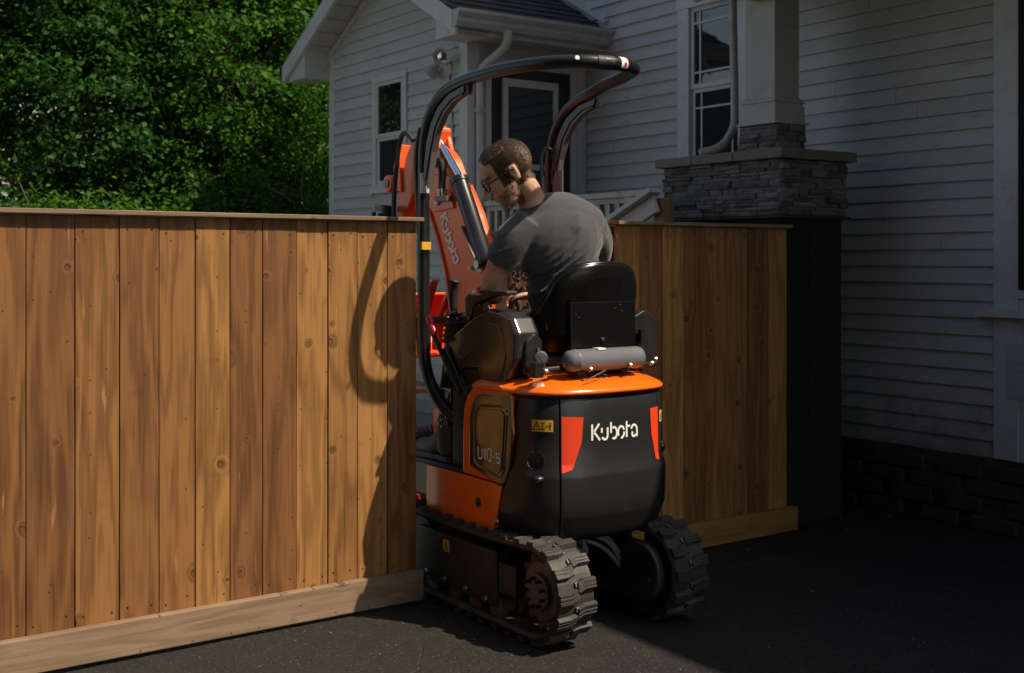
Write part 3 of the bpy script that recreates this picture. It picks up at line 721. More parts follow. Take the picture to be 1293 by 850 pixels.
MB().box(3.775, 3.79, 4.70, 4.86, .27, .32).cyl((3.775, 4.70, .25), (3.775, 4.70, .35), .012, 8).build('hinge', M['ink'], gt)
# ------------------------------------------------------------------ excavator
CX = 3.13
ex = thing('mini_excavator', (CX, 4.28, 0), 'orange and black mini excavator on rubber tracks passing through the fence opening', 'excavator')
def P_(name, mb, m, par=ex, b=.0, seg=2, sm_=False, ang=35):
    o = mb.build(name, M[m], par)
    if b: bev(o, b, seg, ang)
    if sm_: smooth_auto(o, 40)
    return o
# --- tracks -----------------------------------------------------------
SPR, IDL, RB = (3.722, .205), (4.66, .205), .183
def belt_path(R, n=120):
    """closed path (y,z) round the two wheels, with arclength parameter"""
    L = IDL[0]-SPR[0]; tot = 2*L+2*math.pi*R; out = []
    for i in range(n):
        s = tot*i/n
        if s < L: y = SPR[0]+s; z = SPR[1]+R-.012*math.sin(math.pi*s/L); a = math.pi/2
        elif s < L+math.pi*R: a = math.pi/2-(s-L)/R; y = IDL[0]+R*math.cos(a); z = IDL[1]+R*math.sin(a)
        elif s < 2*L+math.pi*R: t = s-L-math.pi*R; y = IDL[0]-t; z = SPR[1]-R; a = -math.pi/2
        else: a = -math.pi/2-(s-2*L-math.pi*R)/R; y = SPR[0]+R*math.cos(a); z = SPR[1]+R*math.sin(a)
        out.append((y, z, a))
    return out
def lug_mesh():
    mb = MB(); w_, l_, h_ = .043, .0235, .018
    # stepped lug: base block, two ribs on top; x across, y along belt, z outwards
    prof = [(-l_, 0), (-l_*.78, h_), (-l_*.30, h_), (-l_*.22, h_*.82), (-l_*.08, h_*.82), (0, h_), (l_*.30, h_), (l_*.40, h_*.82), (l_*.55, h_*.82), (l_*.62, h_), (l_*.8, h_), (l_, 0)]
    a = [(-w_, y, z) for y, z in prof]; b_ = [(w_, y+.012, z) for y, z in prof]; mid = [(w_*.35, y+.001, z) for y, z in prof]
    n = len(prof); vs = a+mid+b_
    fs = [(k*n+i, k*n+(i+1) % n, (k+1)*n+(i+1) % n, (k+1)*n+i) for k in range(2) for i in range(n)]+[tuple(range(n))[::-1], tuple(range(2*n, 3*n))]
    mb.add(vs, fs); return mb.mesh('lug')
LUG = lug_mesh(); LUG.materials.append(M['rubber'])
def track(x0, x1, side):
    xc = (x0+x1)/2; w_ = x1-x0
    t = P_('rubber_track', belt_mb(x0, x1), 'rubber')
    n = 33; pts = belt_path(RB, n*2)
    for i in range(n*2):
        y, z, a = pts[i]; lane = i % 2
        o = bpy.data.objects.new('lug', LUG); COL.objects.link(o); o.parent = t
        xx = xc+(-.0455 if lane == 0 else .0455)
        nrm = Vector((0, math.cos(a), math.sin(a))); tan = Vector((0, math.sin(a), -math.cos(a)))
        if a == math.pi/2: nrm = Vector((0, 0, 1)); tan = Vector((0, 1, 0))
        if lane == 0: R_ = Matrix((Vector((1, 0, 0)), nrm.cross(Vector((1, 0, 0))), nrm)).transposed()
        else: R_ = Matrix((Vector((-1, 0, 0)), nrm.cross(Vector((-1, 0, 0))), nrm)).transposed()
        o.matrix_local = Matrix.Translation(Vector((xx, y, z))-LOC[t]) @ R_.to_4x4()
    # steel cores showing on the centre line
    c = MB()
    for i in range(n*2):
        y, z, a = belt_path(RB+.001, n*2)[i]
        nrm = Vector((0, math.cos(a), math.sin(a)))
        tan = Vector((1, 0, 0)).cross(nrm)
        c.obox(Vector((xc, y, z))+nrm*.004, (.014, .020, .010), Matrix((Vector((1, 0, 0)), tan, nrm)).transposed())
    o = c.build('core_link', M['hub'], t, kind='stuff'); bev(o, .003)
    f = MB(); ox = x0+.018 if side < 0 else x1-.018
    xo = x0+.022 if side < 0 else x1-.022; xi = xc-side*.0
    fr = MB().box(min(xo, xi), max(xo, xi), 3.985, 4.60, .085, .312).build('track_frame', M['frame'], ex); bev(fr, .006)
    MB().box(min(xo, xi)+.01, max(xo, xi)-.01, 3.86, 3.985, .15, .27).build('frame_end', M['frame'], fr)
    MB().box(min(xo, xi)+.02, max(xo, xi)-.02, 4.6, 4.74, .16, .24).build('frame_end', M['frame'], fr)
    for (y, z) in ((4.05, .105), (4.20, .115), (4.37, .118), (4.52, .120)):
        MB().lathe((xo+side*.001, y, z), (side, 0, 0), [(0, .014), (.008, .014), (.010, .009), (.016, .009)], 6).build('bolt', M['zinc'], fr)
    for y in (4.0, 4.16, 4.32, 4.50):
        q = MB().lathe((xc-.055, y, .078), (1, 0, 0), [(0, .045), (.03, .048), (.035, .03), (.075, .03), (.08, .048), (.11, .045)], 18); q.build('roller', M['iron'], ex, smooth=False)
    sp = MB(); nT = 13; prof = []
    for i in range(nT*4):
        a = 2*math.pi*i/(nT*4); r = .155 if i % 4 in (0, 1) else .130; prof.append((SPR[0]+r*math.cos(a), SPR[1]+r*math.sin(a)))
    sp.prism(prof, 'X', xc-.018, xc+.018); so_ = sp.build('sprocket', M['iron'], ex)
    MB().lathe((xc-side*.02, SPR[0], SPR[1]), (side, 0, 0), [(0, .115), (.05, .112), (.055, .075), (.075, .072), (.078, .066), (.078, .0)], 28).build('hub', M['hub'], so_)
    bb = MB()
    for i in range(9):
        a = 2*math.pi*i/9; bb.lathe((xc+side*.056, SPR[0]+.055*math.cos(a), SPR[1]+.055*math.sin(a)), (side, 0, 0), [(0, .007), (.026, .007), (.027, .004)], 6)
    bb.build('hub_bolt', M['ink'], so_, kind='stuff')
    MB().lathe((xc-.05, IDL[0], IDL[1]), (1, 0, 0), [(0, .10), (.02, .145), (.04, .15), (.06, .15), (.08, .145), (.10, .10)], 24).build('idler', M['iron'], ex)
    return t, fr
def belt_mb(x0, x1):
    po = belt_path(RB, 96); pi_ = belt_path(RB-.026, 96); n = 96; mb = MB()
    vs = []
    for i in range(n):
        yo, zo, _ = po[i]; yi, zi, _ = pi_[i]
        vs += [(x0+.006, yo, zo-.000), (x0, (yo+yi)/2, (zo+zi)/2), (x0+.012, yi, zi), (x1-.012, yi, zi), (x1, (yo+yi)/2, (zo+zi)/2), (x1-.006, yo, zo)]
    mb.add(vs, [(i*6+k, i*6+(k+1) % 6, ((i+1) % n)*6+(k+1) % 6, ((i+1) % n)*6+k) for i in range(n) for k in range(6)])
    return mb
tl, frl = track(2.712, 2.890, -1)
trr, frr = track(3.305, 3.490, 1)
# inner drive motor cover on the right track
dc = MB(); prof = []
for i in range(25):
    a = math.pi*1.5-math.pi*i/24 if False else -math.pi/2-math.pi*i/24
    prof.append((3.725+.125*math.cos(a), .205+.125*math.sin(a)))
prof += [(4.02, .33), (4.02, .08)]
dc.prism(prof, 'X', 3.268, 3.315); dco = P_('drive_cover', dc, 'frame', b=.012, seg=3)
for y, z in ((3.98, .30), (3.97, .11), (3.65, .19)): MB().lathe((3.268, y, z), (-1, 0, 0), [(0, .010), (.008, .010), (.009, .006)], 6).build('bolt', M['zinc'], dco)
dc = MB().prism([(3.70, .12), (3.70, .29), (4.02, .33), (4.02, .08)], 'X', 2.885, 2.925); P_('drive_cover', dc, 'black', b=.012)
# undercarriage centre frame
P_('centre_frame', MB().box(2.90, 3.30, 4.02, 4.60, .17, .30).prism([(4.10, .30), (4.50, .30), (4.44, .36), (4.16, .36)], 'X', 3.0, 3.26).lathe((CX, 4.30, .34), (0, 0, 1), [(0, .19), (.05, .19)], 24), 'black', b=.006)
for k, (dx, dz) in enumerate(((0, -.012), (.026, .008), (.012, .034))):
    P_('hydraulic_hose', MB().tube(crs([(2.99+dx, 4.02, .36+dz*.3), (3.01+dx, 3.90, .352+dz), (3.055+dx*.9, 3.83, .30+dz), (3.05+dx, 3.87, .22+dz)], 8), .0095, 8), 'hose', sm_=True)
    P_('hydraulic_hose', MB().tube(crs([(3.02, 4.0, .36+dz), (3.07+dx, 3.88, .352+dz*.8), (3.17+dx, 3.83, .31+dz), (3.29, 3.85, .20+dz)], 8), .0095, 8), 'hose', sm_=True)
# dozer blade in front
bl = []
for i in range(9):
    a = -.6+1.2*i/8; bl.append((5.18-.12*math.cos(a)+.1, .20+.2*math.sin(a)))
bl2 = [(y+.012, z) for y, z in bl][::-1]
P_('dozer_blade', MB().prism(bl+bl2, 'X', CX-.39, CX+.39), 'orangeb', b=.002)
for s_ in (-.22, .22): P_('blade_arm', MB().bar((CX+s_, 4.55, .20), (CX+s_, 5.16, .16), .05, .06), 'orangeb', b=.004)
# --- upper structure outline -------------------------------------------------
OUT = crs([(-.37, 4.40, 0), (-.37, 4.20, 0), (-.37, 4.05, 0), (-.362, 3.91, 0), (-.330, 3.80, 0), (-.262, 3.732, 0), (-.15, 3.698, 0), (0, 3.690, 0), (.15, 3.698, 0), (.262, 3.732, 0), (.330, 3.80, 0), (.362, 3.91, 0), (.37, 4.05, 0), (.37, 4.20, 0), (.37, 4.40, 0)], 10)
OUT = [Vector((p.x+CX, p.y)) for p in OUT]
SL_ = [0.0]
for i in range(1, len(OUT)): SL_.append(SL_[-1]+(OUT[i]-OUT[i-1]).length)
SC = SL_[-1]/2
def osurf(s):
    """s = arclength from the rear centre, negative to the left; returns point, outward normal (2-D)"""
    t = s+SC; i = 0
    i = max(0, min(len(OUT)-2, next((k for k in range(len(SL_)-1) if SL_[k+1] >= t), len(OUT)-2)))
    f_ = (t-SL_[i])/(SL_[i+1]-SL_[i]); p = OUT[i].lerp(OUT[i+1], f_)
    def tan(k):
        k = max(1, min(len(OUT)-2, k)); return (OUT[k+1]-OUT[k-1]).normalized()
    d = tan(i).lerp(tan(i+1), f_).normalized(); return p, Vector((d.y, -d.x))
def s_of_dx(dx):
    lo_, hi_ = -SC, SC
    best = min(range(len(OUT)), key=lambda k: abs(OUT[k].x-CX-dx)+(10 if OUT[k].y > 3.95 else 0)); return SL_[best]-SC
PROF = [(.952, .016), (.935, .006), (.905, .003), (.893, .0), (.80, -.001), (.672, -.003), (.645, -.019), (.632, -.020), (.55, -.020), (.484, -.018), (.470, -.012), (.42, .008), (.392, .020), (.376, .032), (.366, .075), (.360, .15)]
PROF = [(a, b) for a, b in PROF]
def inset(z):
    for (z0, i0), (z1, i1) in zip(PROF, PROF[1:]):
        if z <= z0 and z >= z1: return i0+(i1-i0)*(z0-z)/(z0-z1)
    return PROF[0][1] if z > PROF[0][0] else PROF[-1][1]
def P3(s, z, off=0):
    p, n = osurf(s); q = p-n*(inset(z)-off); return Vector((q.x, q.y, z))
def cowl(name, sA, sB, m, n=26, zs=None, th=.02, top=None, par=ex):
    """sA, sB: functions of z giving the side boundaries"""
    zs = zs or [z for z, _ in PROF]; mb = MB(); vs = []; W = n+1; H_ = len(zs)
    for off in (0, -th):
        for z in zs:
            a, b_ = sA(z), sB(z)
            for i in range(W): vs.append(P3(a+(b_-a)*i/n, z, off))
    N = W*H_; fs = []
    for j in range(H_-1):
        for i in range(n):
            a = j*W+i; fs.append((a, a+1, a+W+1, a+W)); fs.append((N+a, N+a+W, N+a+W+1, N+a+1))
    for j in range(H_-1):
        a = j*W; fs.append((a, a+W, N+a+W, N+a)); a += n; fs.append((a, N+a, N+a+W, a+W))
    for i in range(n):
        fs.append((i, N+i, N+i+1, i+1)); a = (H_-1)*W+i; fs.append((a, a+1, N+a+1, N+a))
    mb.add(vs, fs); o = mb.build(name, M[m], par); bev(o, .0028, 2, 50); smooth_auto(o, 48); return o
sL, sR = s_of_dx(-.262), s_of_dx(.255)
hood = cowl('rear_hood', lambda z: sL+.003, lambda z: sR-.003, 'plastic', 34)
def front_left(z):
    # arclength where the left cowl ends forwards (y about 3.9 high up, 4.03 low down)
    yy = 3.905+(max(0, .66-z)*.42 if z < .66 else 0); best = min((k for k in range(len(OUT)//2)), key=lambda k: abs(OUT[k].y-yy)); 
    k = best; f_ = 0
    if OUT[k].y != OUT[k+1].y: f_ = (OUT[k].y-yy)/(OUT[k].y-OUT[k+1].y)
    return SL_[k]+f_*(SL_[k+1]-SL_[k])-SC
cl_ = cowl('side_cowl', front_left, lambda z: sL-.004, 'plastic', 24)
cr_ = cowl('side_cowl', lambda z: sR+.004, lambda z: SC-.02, 'plastic', 26)
# dark body inside, so that the gaps read black
inn = MB(); q = [osurf(-SC+.01+(2*SC-.02)*i/50) for i in range(51)]
poly = [(p.x-n.x*.024, p.y-n.y*.024) for p, n in q]
inn.prism(poly, 'Z', .42, .93); P_('inner_body', inn, 'black')
# lip under the orange bonnet
lipA = [P3(-SC+.16+(2*SC-.2)*i/70, .957, .004) for i in range(71)]
P_('rubber_lip', MB().tube([p for p in lipA if True], .0105, 8), 'rubbers', sm_=True)
# --- orange bonnet ----------------------------------------------------------------
bn = MB(); vs = []; rings = [(.960, -.004), (.966, -.009), (.974, -.008), (.983, .002), (.996, .030), (1.008, .062), (1.018, .10), (1.026, .15), (1.030, .20)]
n = 64; s0, s1 = -SC+.21, SC-.15
for z, ins in rings:
    for i in range(n+1):
        p, nn = osurf(s0+(s1-s0)*i/n); c = Vector((CX, 4.12)); 
        if ins > .02: d = (c-p); q = p+d.normalized()*min(ins, d.length*.8)
        else: q = p-nn*ins
        vs.append((q.x, q.y, z))
W = n+1
fs = [(j*W+i, j*W+i+1, (j+1)*W+i+1, (j+1)*W+i) for j in range(len(rings)-1) for i in range(n)]
k0 = len(vs); vs.append((CX, 4.14, 1.032)); fs += [((len(rings)-1)*W+i, (len(rings)-1)*W+i+1, k0) for i in range(n)]
bn.add(vs, fs); bo = bn.build('bonnet', M['orange'], ex); smooth_auto(bo, 50); so2 = bo.modifiers.new('s', 'SOLIDIFY'); so2.thickness = .008; so2.offset = -1
# orange left side frame around the black window
XS = CX-.37
sf = MB().prism([(4.268, .590), (4.268, .80), (4.258, .87), (4.232, .925), (4.19, .962), (4.12, .985), (4.00, .987), (3.93, .972), (3.915, .95), (3.90, .80), (3.96, .60), (3.99, .585)], 'X', XS-.004, XS+.03)
P_('side_frame', sf, 'orange', b=.008, seg=3)
sf = MB().prism([(4.27, .60), (4.27, .80), (4.235, .93), (4.13, .985), (3.9, .96), (3.9, .60)], 'X', CX+.345, CX+.374); P_('side_frame', sf, 'orange', b=.008)
# black window panel
def rpoly(pts, r=.02, n=4):
    out = []; L = len(pts)
    for i in range(L):
        a, b_, c = Vector(pts[i-1]), Vector(pts[i]), Vector(pts[(i+1) % L]); d1 = (a-b_); d2 = (c-b_)
        rr = min(r, d1.length*.45, d2.length*.45); p0 = b_+d1.normalized()*rr; p1 = b_+d2.normalized()*rr
        for k in range(n+1):
            t = k/n; out.append(tuple((1-t)**2*p0+2*t*(1-t)*b_+t*t*p1))
    return out
wp = rpoly([(4.206, .632), (4.204, .84), (4.168, .925), (4.10, .946), (3.905, .955), (3.892, .80), (3.912, .66), (3.945, .592), (3.985, .583)], .016)
wpo = P_('window_panel', MB().prism(wp, 'X', XS-.012, XS-.003), 'blackg', b=.004, seg=3)
ip = rpoly([(4.160, .648), (4.158, .850), (4.128, .892), (3.955, .905), (3.925, .885), (3.950, .640), (3.982, .612)], .016)
P_('panel_rim', MB().tube([(XS-.012, y, z) for y, z in ip], .0055, 8, closed=True), 'blackg', wpo, sm_=True)
P_('panel_inset', MB().prism(rpoly([(4.147, .660), (4.145, .84), (4.12, .878), (3.965, .89), (3.941, .872), (3.962, .650), (3.988, .626)], .012), 'X', XS-.016, XS-.011), 'blackg', wpo, b=.003)
# orange skirt
sk = MB().prism(rpoly([(4.565, .583), (4.565, .398), (4.525, .363), (4.045, .378), (4.01, .44), (3.968, .58), (4.20, .583)], .012), 'X', XS-.006, XS+.05)
sko = P_('skirt', sk, 'orange', b=.010, seg=4, sm_=False)
MB().lathe((XS-.006, 4.145, .485), (-1, 0, 0), [(0, .020), (.002, .020), (.003, .017)], 20).build('hole_plug', M['ink'], sko)
MB().lathe((XS-.010, 4.005, .43), (-1, 0, 0), [(0, .014), (.004, .013), (.010, .008)], 12).build('screw', M['zinc'], cl_)
MB().prism(rpoly([(4.565, .583), (4.565, .398), (4.525, .363), (4.045, .378), (3.968, .58)], .012), 'X', CX+.32, CX+.376).build('skirt', M['orange'], ex)
# floor
P_('floor_plate', MB().box(XS-.002, CX+.37, 4.24, 4.88, .586, .604), 'rubbers', b=.006)
P_('floor_frame', MB().box(XS+.02, CX+.35, 4.3, 4.82, .43, .584).box(CX-.14, CX+.14, 4.7, 4.98, .40, .60), 'black', b=.01)
P_('seat_base', MB().box(CX-.24, CX+.24, 4.20, 4.36, .604, 1.02).box(CX-.30, CX+.30, 3.98, 4.22, 1.0, 1.05), 'black', b=.01)
# hood decoration ------------------------------------------------------------------
def surf_poly(name, pts, m, par, off=.0015, sub=8):
    """flat polygon given as (dx along arc, z) laid on the cowl surface: triangulated strip by scanlines"""
    pts2 = [Vector((p[0], p[1], 0)) for p in pts]; bm = bmesh.new(); vsb = [bm.verts.new(p) for p in pts2]; bm.faces.new(vsb)
    lo_ = min(p.x for p in pts2); hi_ = max(p.x for p in pts2); zl = min(p.y for p in pts2); zh = max(p.y for p in pts2)
    k = max(1, int((hi_-lo_)/.012))
    for i in range(1, k): bmesh.ops.bisect_plane(bm, geom=bm.verts[:]+bm.edges[:]+bm.faces[:], plane_co=(lo_+(hi_-lo_)*i/k, 0, 0), plane_no=(1, 0, 0))
    k = max(1, int((zh-zl)/.03))
    for i in range(1, k): bmesh.ops.bisect_plane(bm, geom=bm.verts[:]+bm.edges[:]+bm.faces[:], plane_co=(0, zl+(zh-zl)*i/k, 0), plane_no=(0, 1, 0))
    for v in bm.verts: v.co = P3(v.co.x, v.co.y, off)
    me = bpy.data.meshes.new(name); bm.to_mesh(me); bm.free(); o = link(name, me, M[m], par)
    sd = o.modifiers.new('s', 'SOLIDIFY'); sd.thickness = .0012; return o
def ribbon(strokes, wd):
    """2-D strokes -> list of quads (pts) with mitred joints"""
    out = []
    for st in strokes:
        p = [Vector((x, y)) for x, y in st]; L = []; R_ = []
        for i in range(len(p)):
            a = p[max(0, i-1)]; b_ = p[min(len(p)-1, i+1)]; d = (b_-a).normalized(); nn = Vector((-d.y, d.x))
            k = 1.0
            if 0 < i < len(p)-1:
                d1 = (p[i]-a).normalized(); c = abs(nn.dot(Vector((-d1.y, d1.x)))); k = 1/max(c, .5)
            L.append(p[i]+nn*wd/2*k); R_.append(p[i]-nn*wd/2*k)
        for i in range(len(p)-1): out.append((L[i], R_[i], R_[i+1], L[i+1]))
    return out
def arc(cx, cy, rx, ry, a0, a1, n=8): return [(cx+rx*math.cos(math.radians(a0+(a1-a0)*i/n)), cy+ry*math.sin(math.radians(a0+(a1-a0)*i/n))) for i in range(n+1)]
# lettering, unit = cap height 1; each letter a set of strokes
LOGO = [
  [(.10, .0), (.10, .98)], [(.62, 1.0), (.24, .52)], [(.24, .48), (.34, .38), (.66, -.02)],              # K
  [(.80, .42), (.80, .72)], arc(1.03, .26, .21, .26, 205, 360, 12)+[(1.24, .72)],                           # u
  [(1.50, .36), (1.50, 1.02)], arc(1.74, .35, .22, .35, 125, -125, 14),                                    # b
  arc(2.30, .35, .24, .36, 215, 20, 14), arc(2.30, .35, .24, .36, -95, 2, 8),
  [(2.74, .0), (2.74, .98)], [(2.74, .68), (3.02, .68)],                                                    # t
  arc(3.36, .38, .24, .34, 165, 0, 12)+[(3.60, -.02)], arc(3.34, .17, .15, .17, 130, 350, 10)]                # a
def text_on(name, strokes, mapf, wd, m, par, thick=.0012):
    mb = MB()
    for q in ribbon(strokes, wd):
        vs = [mapf(c.x, c.y, thick) for c in q]+[mapf(c.x, c.y, 0) for c in q]
        mb.add(vs, [(0,1,2,3), (4,7,6,5), (0,4,5,1), (1,5,6,2), (2,6,7,3), (3,7,4,0)])
    return mb.build(name, M[m], par)
hk = .0655
s_a = s_of_dx(-.138)
text_on('brand_lettering', LOGO, lambda x, y, t: P3(s_a+x*hk*1.02, .777+y*hk, .0012+t), .13, 'white', hood)
surf_poly('stripe', [(sL+.006, .878), (sL+.098, .872), (sL+.090, .775), (sL+.050, .668), (sL+.006, .655)], 'redp', hood)
surf_poly('stripe', [(sR-.070, .882), (sR-.008, .884), (sR-.008, .662), (sR-.030, .668), (sR-.062, .775)], 'redp', hood)
# yellow warning labels (left cowl, right cowl)
def warn(s, z, w_, h_, par, m='yellow', fn=P3):
    mp = lambda x, y, t: fn(s+x*h_, z+y*h_, .0012+t)
    A = w_/h_; mb = MB(); n = 6; vs = []
    for t in (.0, .0012):
        for j in (0, 1):
            for i in range(n+1): vs.append(mp(i*A/n, j, t))
    W = n+1; fs = [(i, i+1, W+i+1, W+i) for i in range(n)]+[(2*W+i, 3*W+i, 3*W+i+1, 2*W+i+1) for i in range(n)]
    mb.add(vs, fs); o = mb.build('warning_label', M[m], par)
    st = [[(.10, .16), (.46, .84), (.82, .16), (.10, .16)], [(.46, .36), (.46, .58)], [(.46, .23), (.46, .27)]] if A > .9 else []
    if A > 1.5: st += [[(1.02, .22), (1.02, .80), (1.20, .80)], [(1.02, .22), (1.20, .22)], [(1.28, .5), (1.36, .5)], [(1.42, .5), (1.50, .5)], [(1.66, .2), (1.66, .62)], [(1.60, .74), (1.72, .74)], [(1.58, .55), (1.74, .55)]]
    else: st += [[(.22, .2), (.78, .2)]] if A <= .9 else []
    q = MB()
    for r_ in ribbon(st, .075):
        q.add([mp(c.x, c.y, .0022) for c in r_]+[mp(c.x, c.y, .0010) for c in r_], [(0,1,2,3), (4,7,6,5), (0,4,5,1), (1,5,6,2), (2,6,7,3), (3,7,4,0)])
    if q.v: q.build('pictogram', M['ink'], par)
    return o
warn(s_of_dx(-.338)+.004, .818, .088, .046, cl_)
warn(sR+.012, .818, .045, .046, cr_, 'yellowl')
# fuel cap recess and lock
pc = P3(s_of_dx(-.328), .700, .0); nc = osurf(s_of_dx(-.328))[1]; nc = Vector((nc.x, nc.y, 0))
fc = MB().lathe(pc-nc*.01, nc, [(0, .040), (.0125, .040), (.0135, .036), (.011, .034), (.010, .012), (.016, .010), (.017, .0)], 24).build('fuel_cap', M['blackg'], cl_)
smooth_auto(fc, 35)
pk = P3(s_of_dx(-.322), .632, .0)
MB().sph(pk, (.026, .02, .015), 14, 8).build('lock_boss', M['plastic'], cl_, smooth=True)
MB().lathe(pk+nc*.008, nc, [(0, .010), (.012, .010), (.013, .006)], 12).build('key_lock', M['zinc'], cl_)
MB().sph(P3(sR+.12, .70, .0), (.02, .03, .03), 12, 8).build('hinge_cover', M['blackg'], cr_, smooth=True)
# U10-5 lettering on the side window panel
NUM = [
  [(.0, 1.), (.0, .12), (.10, .0), (.46, .0), (.56, .12), (.56, 1.)],
  [(.78, .86), (.98, 1.), (.98, .0)],
  [(1.34, .12), (1.34, .88), (1.44, 1.), (1.76, 1.), (1.86, .88), (1.86, .12), (1.76, .0), (1.44, .0), (1.34, .12)],
  [(2.06, .40), (2.34, .40)],
  [(3.02, .76), (2.56, .76), (2.56, .42), (2.92, .42), (3.02, .34), (3.02, .08), (2.94, .0), (2.52, .0)]]
text_on('model_number', NUM, lambda x, y, t: Vector((XS-.0165-t, 4.128-x*.052, .673+y*.048+x*.0)), .135, 'white', wpo)
# bonnet emblem
eo = Vector((CX-.002, 3.772, 1.003)); en = Vector((0, -.62, .78)).normalized()
em = MB().lathe(eo, en, [(0, .033), (.006, .033), (.008, .030), (.007, .027), (.004, .0)], 28).build('emblem', M['ink'], bo)
MB().tube([eo+en*.008+(Vector((1, 0, 0))*math.cos(t)+Vector((0, .78, .62))*math.sin(t))*.030 for t in [2*math.pi*i/24 for i in range(24)]], .003, 6, closed=True).build('ring', M['chrome'], em)
st = [[(-.30, -.62), (-.30, .60)], [(.50, .62), (-.12, .05), (.56, -.55)]]
mb = MB()
for r_ in ribbon(st, .24):
    f_ = lambda c, h: eo+en*h+Vector((1, 0, 0))*c.x*.026+Vector((0, .78, .62))*c.y*.026
    mb.add([f_(c, .0095) for c in r_]+[f_(c, .004) for c in r_], [(0,1,2,3), (4,7,6,5), (0,4,5,1), (1,5,6,2), (2,6,7,3), (3,7,4,0)])
mb.build('symbol', M['chrome'], em)
# --- canister, rods and bolts behind the seat ---------------------------------------
ct = smooth_auto(MB().lathe((2.935, 3.785, 1.090), (1, 0, 0), [(0, .010), (.004, .028), (.018, .042), (.045, .046), (.047, .0475), (.052, .0475), (.054, .046), (.380, .046), (.394, .042), (.404, .028), (.407, .01)], 28).build('canister', M['greytube'], ex), 50)
MB().box(3.085, 3.125, 3.758, 3.795, 1.131, 1.1385).build('paper_tag', M['white'], ct)
MB().lathe((2.936, 3.785, 1.078), (-1, 0, 0), [(0, .008), (.006, .008), (.008, .005)], 10).build('plug', M['zinc'], ct)
P_('mounting_rail', MB().tube([(2.80, 3.815, 1.045), (3.45, 3.815, 1.055)], .010, 8).box(2.98, 3.02, 3.76, 3.85, 1.035, 1.05).box(3.22, 3.26, 3.76, 3.85, 1.035, 1.052), 'black', sm_=False)
for x, y, z in ((2.845, 3.80, 1.05), (2.80, 3.82, 1.05), (3.03, 3.745, 1.052), (3.24, 3.745, 1.058), (3.43, 3.80, 1.07), (3.40, 3.79, 1.055)):
    MB().lathe((x, y, z), (-.2, -.8, .5), [(-.01, .004), (.008, .004), (.009, .008), (.015, .008), (.016, .004), (.021, .004)], 6).build('bolt', M['zinc'], ex)
P_('hinge_tube', MB().cyl((2.84, 3.82, 1.055), (2.92, 3.81, 1.06), .013, 12).box(2.79, 2.83, 3.79, 3.83, 1.03, 1.09), 'black')
P_('lever_rod', MB().tube([(2.81, 3.80, 1.12), (2.85, 3.79, 1.06), (2.852, 3.785, 1.05)], .003, 6), 'zinc')
P_('lever_rod', MB().tube([(2.99, 3.72, 1.015), (3.10, 3.73, 1.05)], .003, 6), 'black')
# --- seat ---------------------------------------------------------------------------
def seat_part(name, rows, m, th=.018, n=22):
    """rows: (z, half width, y centre, wing depth)"""
    mb = MB(); vs = []
    for z, hw, y0, wg in rows:
        for i in range(n+1):
            t = -1+2*i/n; a = abs(t)
            vs.append((CX+.075+hw*math.sin(t*math.pi/2)*(1), y0+wg*(1-math.cos(t*math.pi/2)), z))
    W = n+1
    mb.add(vs, [(j*W+i, j*W+i+1, (j+1)*W+i+1, (j+1)*W+i) for j in range(len(rows)-1) for i in range(n)])
    o = mb.build(name, M[m], ex); smooth_auto(o, 60); sd = o.modifiers.new('s', 'SOLIDIFY'); sd.thickness = th; sd.offset = 0
    return o
rows = [(1.075, .250, 3.905, .24), (1.12, .268, 3.895, .22), (1.20, .265, 3.885, .18), (1.28, .255, 3.873, .14), (1.35, .236, 3.862, .095), (1.40, .218, 3.855, .08), (1.435, .192, 3.850, .062), (1.460, .155, 3.850, .042), (1.475, .105, 3.853, .02), (1.481, .03, 3.857, .003)]
seat = seat_part('seat_back', rows, 'seatm')
def srow(z):
    for a, b_ in zip(rows, rows[1:]):
        if a[0] <= z <= b_[0]:
            t = (z-a[0])/(b_[0]-a[0]); return [a[k]+(b_[k]-a[k])*t for k in range(4)]
    return rows[-1]
edge = [(CX+.075-r[1], r[2]+r[3], r[0]) for r in rows]+[(CX+.075+r[1], r[2]+r[3], r[0]) for r in rows[::-1]]
P_('seat_rim', MB().tube(crs(edge, 4), .013, 10), 'seatm', seat, sm_=True)
# inner moulded recess outline and pressed steel plate
rim2 = []
for t in range(13):
    a = math.pi*t/12; rim2.append((CX+.088-.18*math.cos(a), 0, 1.30+.135*math.sin(a)**.7))
def back_y(x, z, off):
    r = srow(z); u = max(-1, min(1, (x-CX-.075)/max(r[1], .01))); return r[2]+r[3]*(1-math.cos(math.asin(u)))-off
P_('moulding', MB().tube([(x, back_y(x, z, .0065), z) for x, _, z in rim2], .0035, 8), 'seatm', seat, sm_=True)
P_('upholstery_pan', MB().add([(CX+.075+dx*.17, back_y(CX+.075+dx*.17, 1.30+dz*.10, .0115), 1.30+dz*.10) for dz in (-.2, .3, .8, 1.2) for dx in (-1, -.5, 0, .5, 1)], [(j*5+i, j*5+i+1, j*5+i+6, j*5+i+5) for j in range(3) for i in range(4)]), 'seatm', seat)
P_('back_bracket', MB().box(CX-.115, CX+.235, 3.848, 3.862, 1.13, 1.325).box(CX-.06, CX+.20, 3.815, 3.86, 1.118, 1.132), 'seatm', seat, b=.004)
for x, z in ((CX-.09, 1.275), (CX-.075, 1.262), (CX+.15, 1.31), (CX+.155, 1.285), (CX+.12, 1.295)): MB().lathe((x, 3.848, z), (0, -1, 0), [(0, .0026), (.0015, .0026), (.002, .001)], 8).build('rivet', M['zinc'], seat)
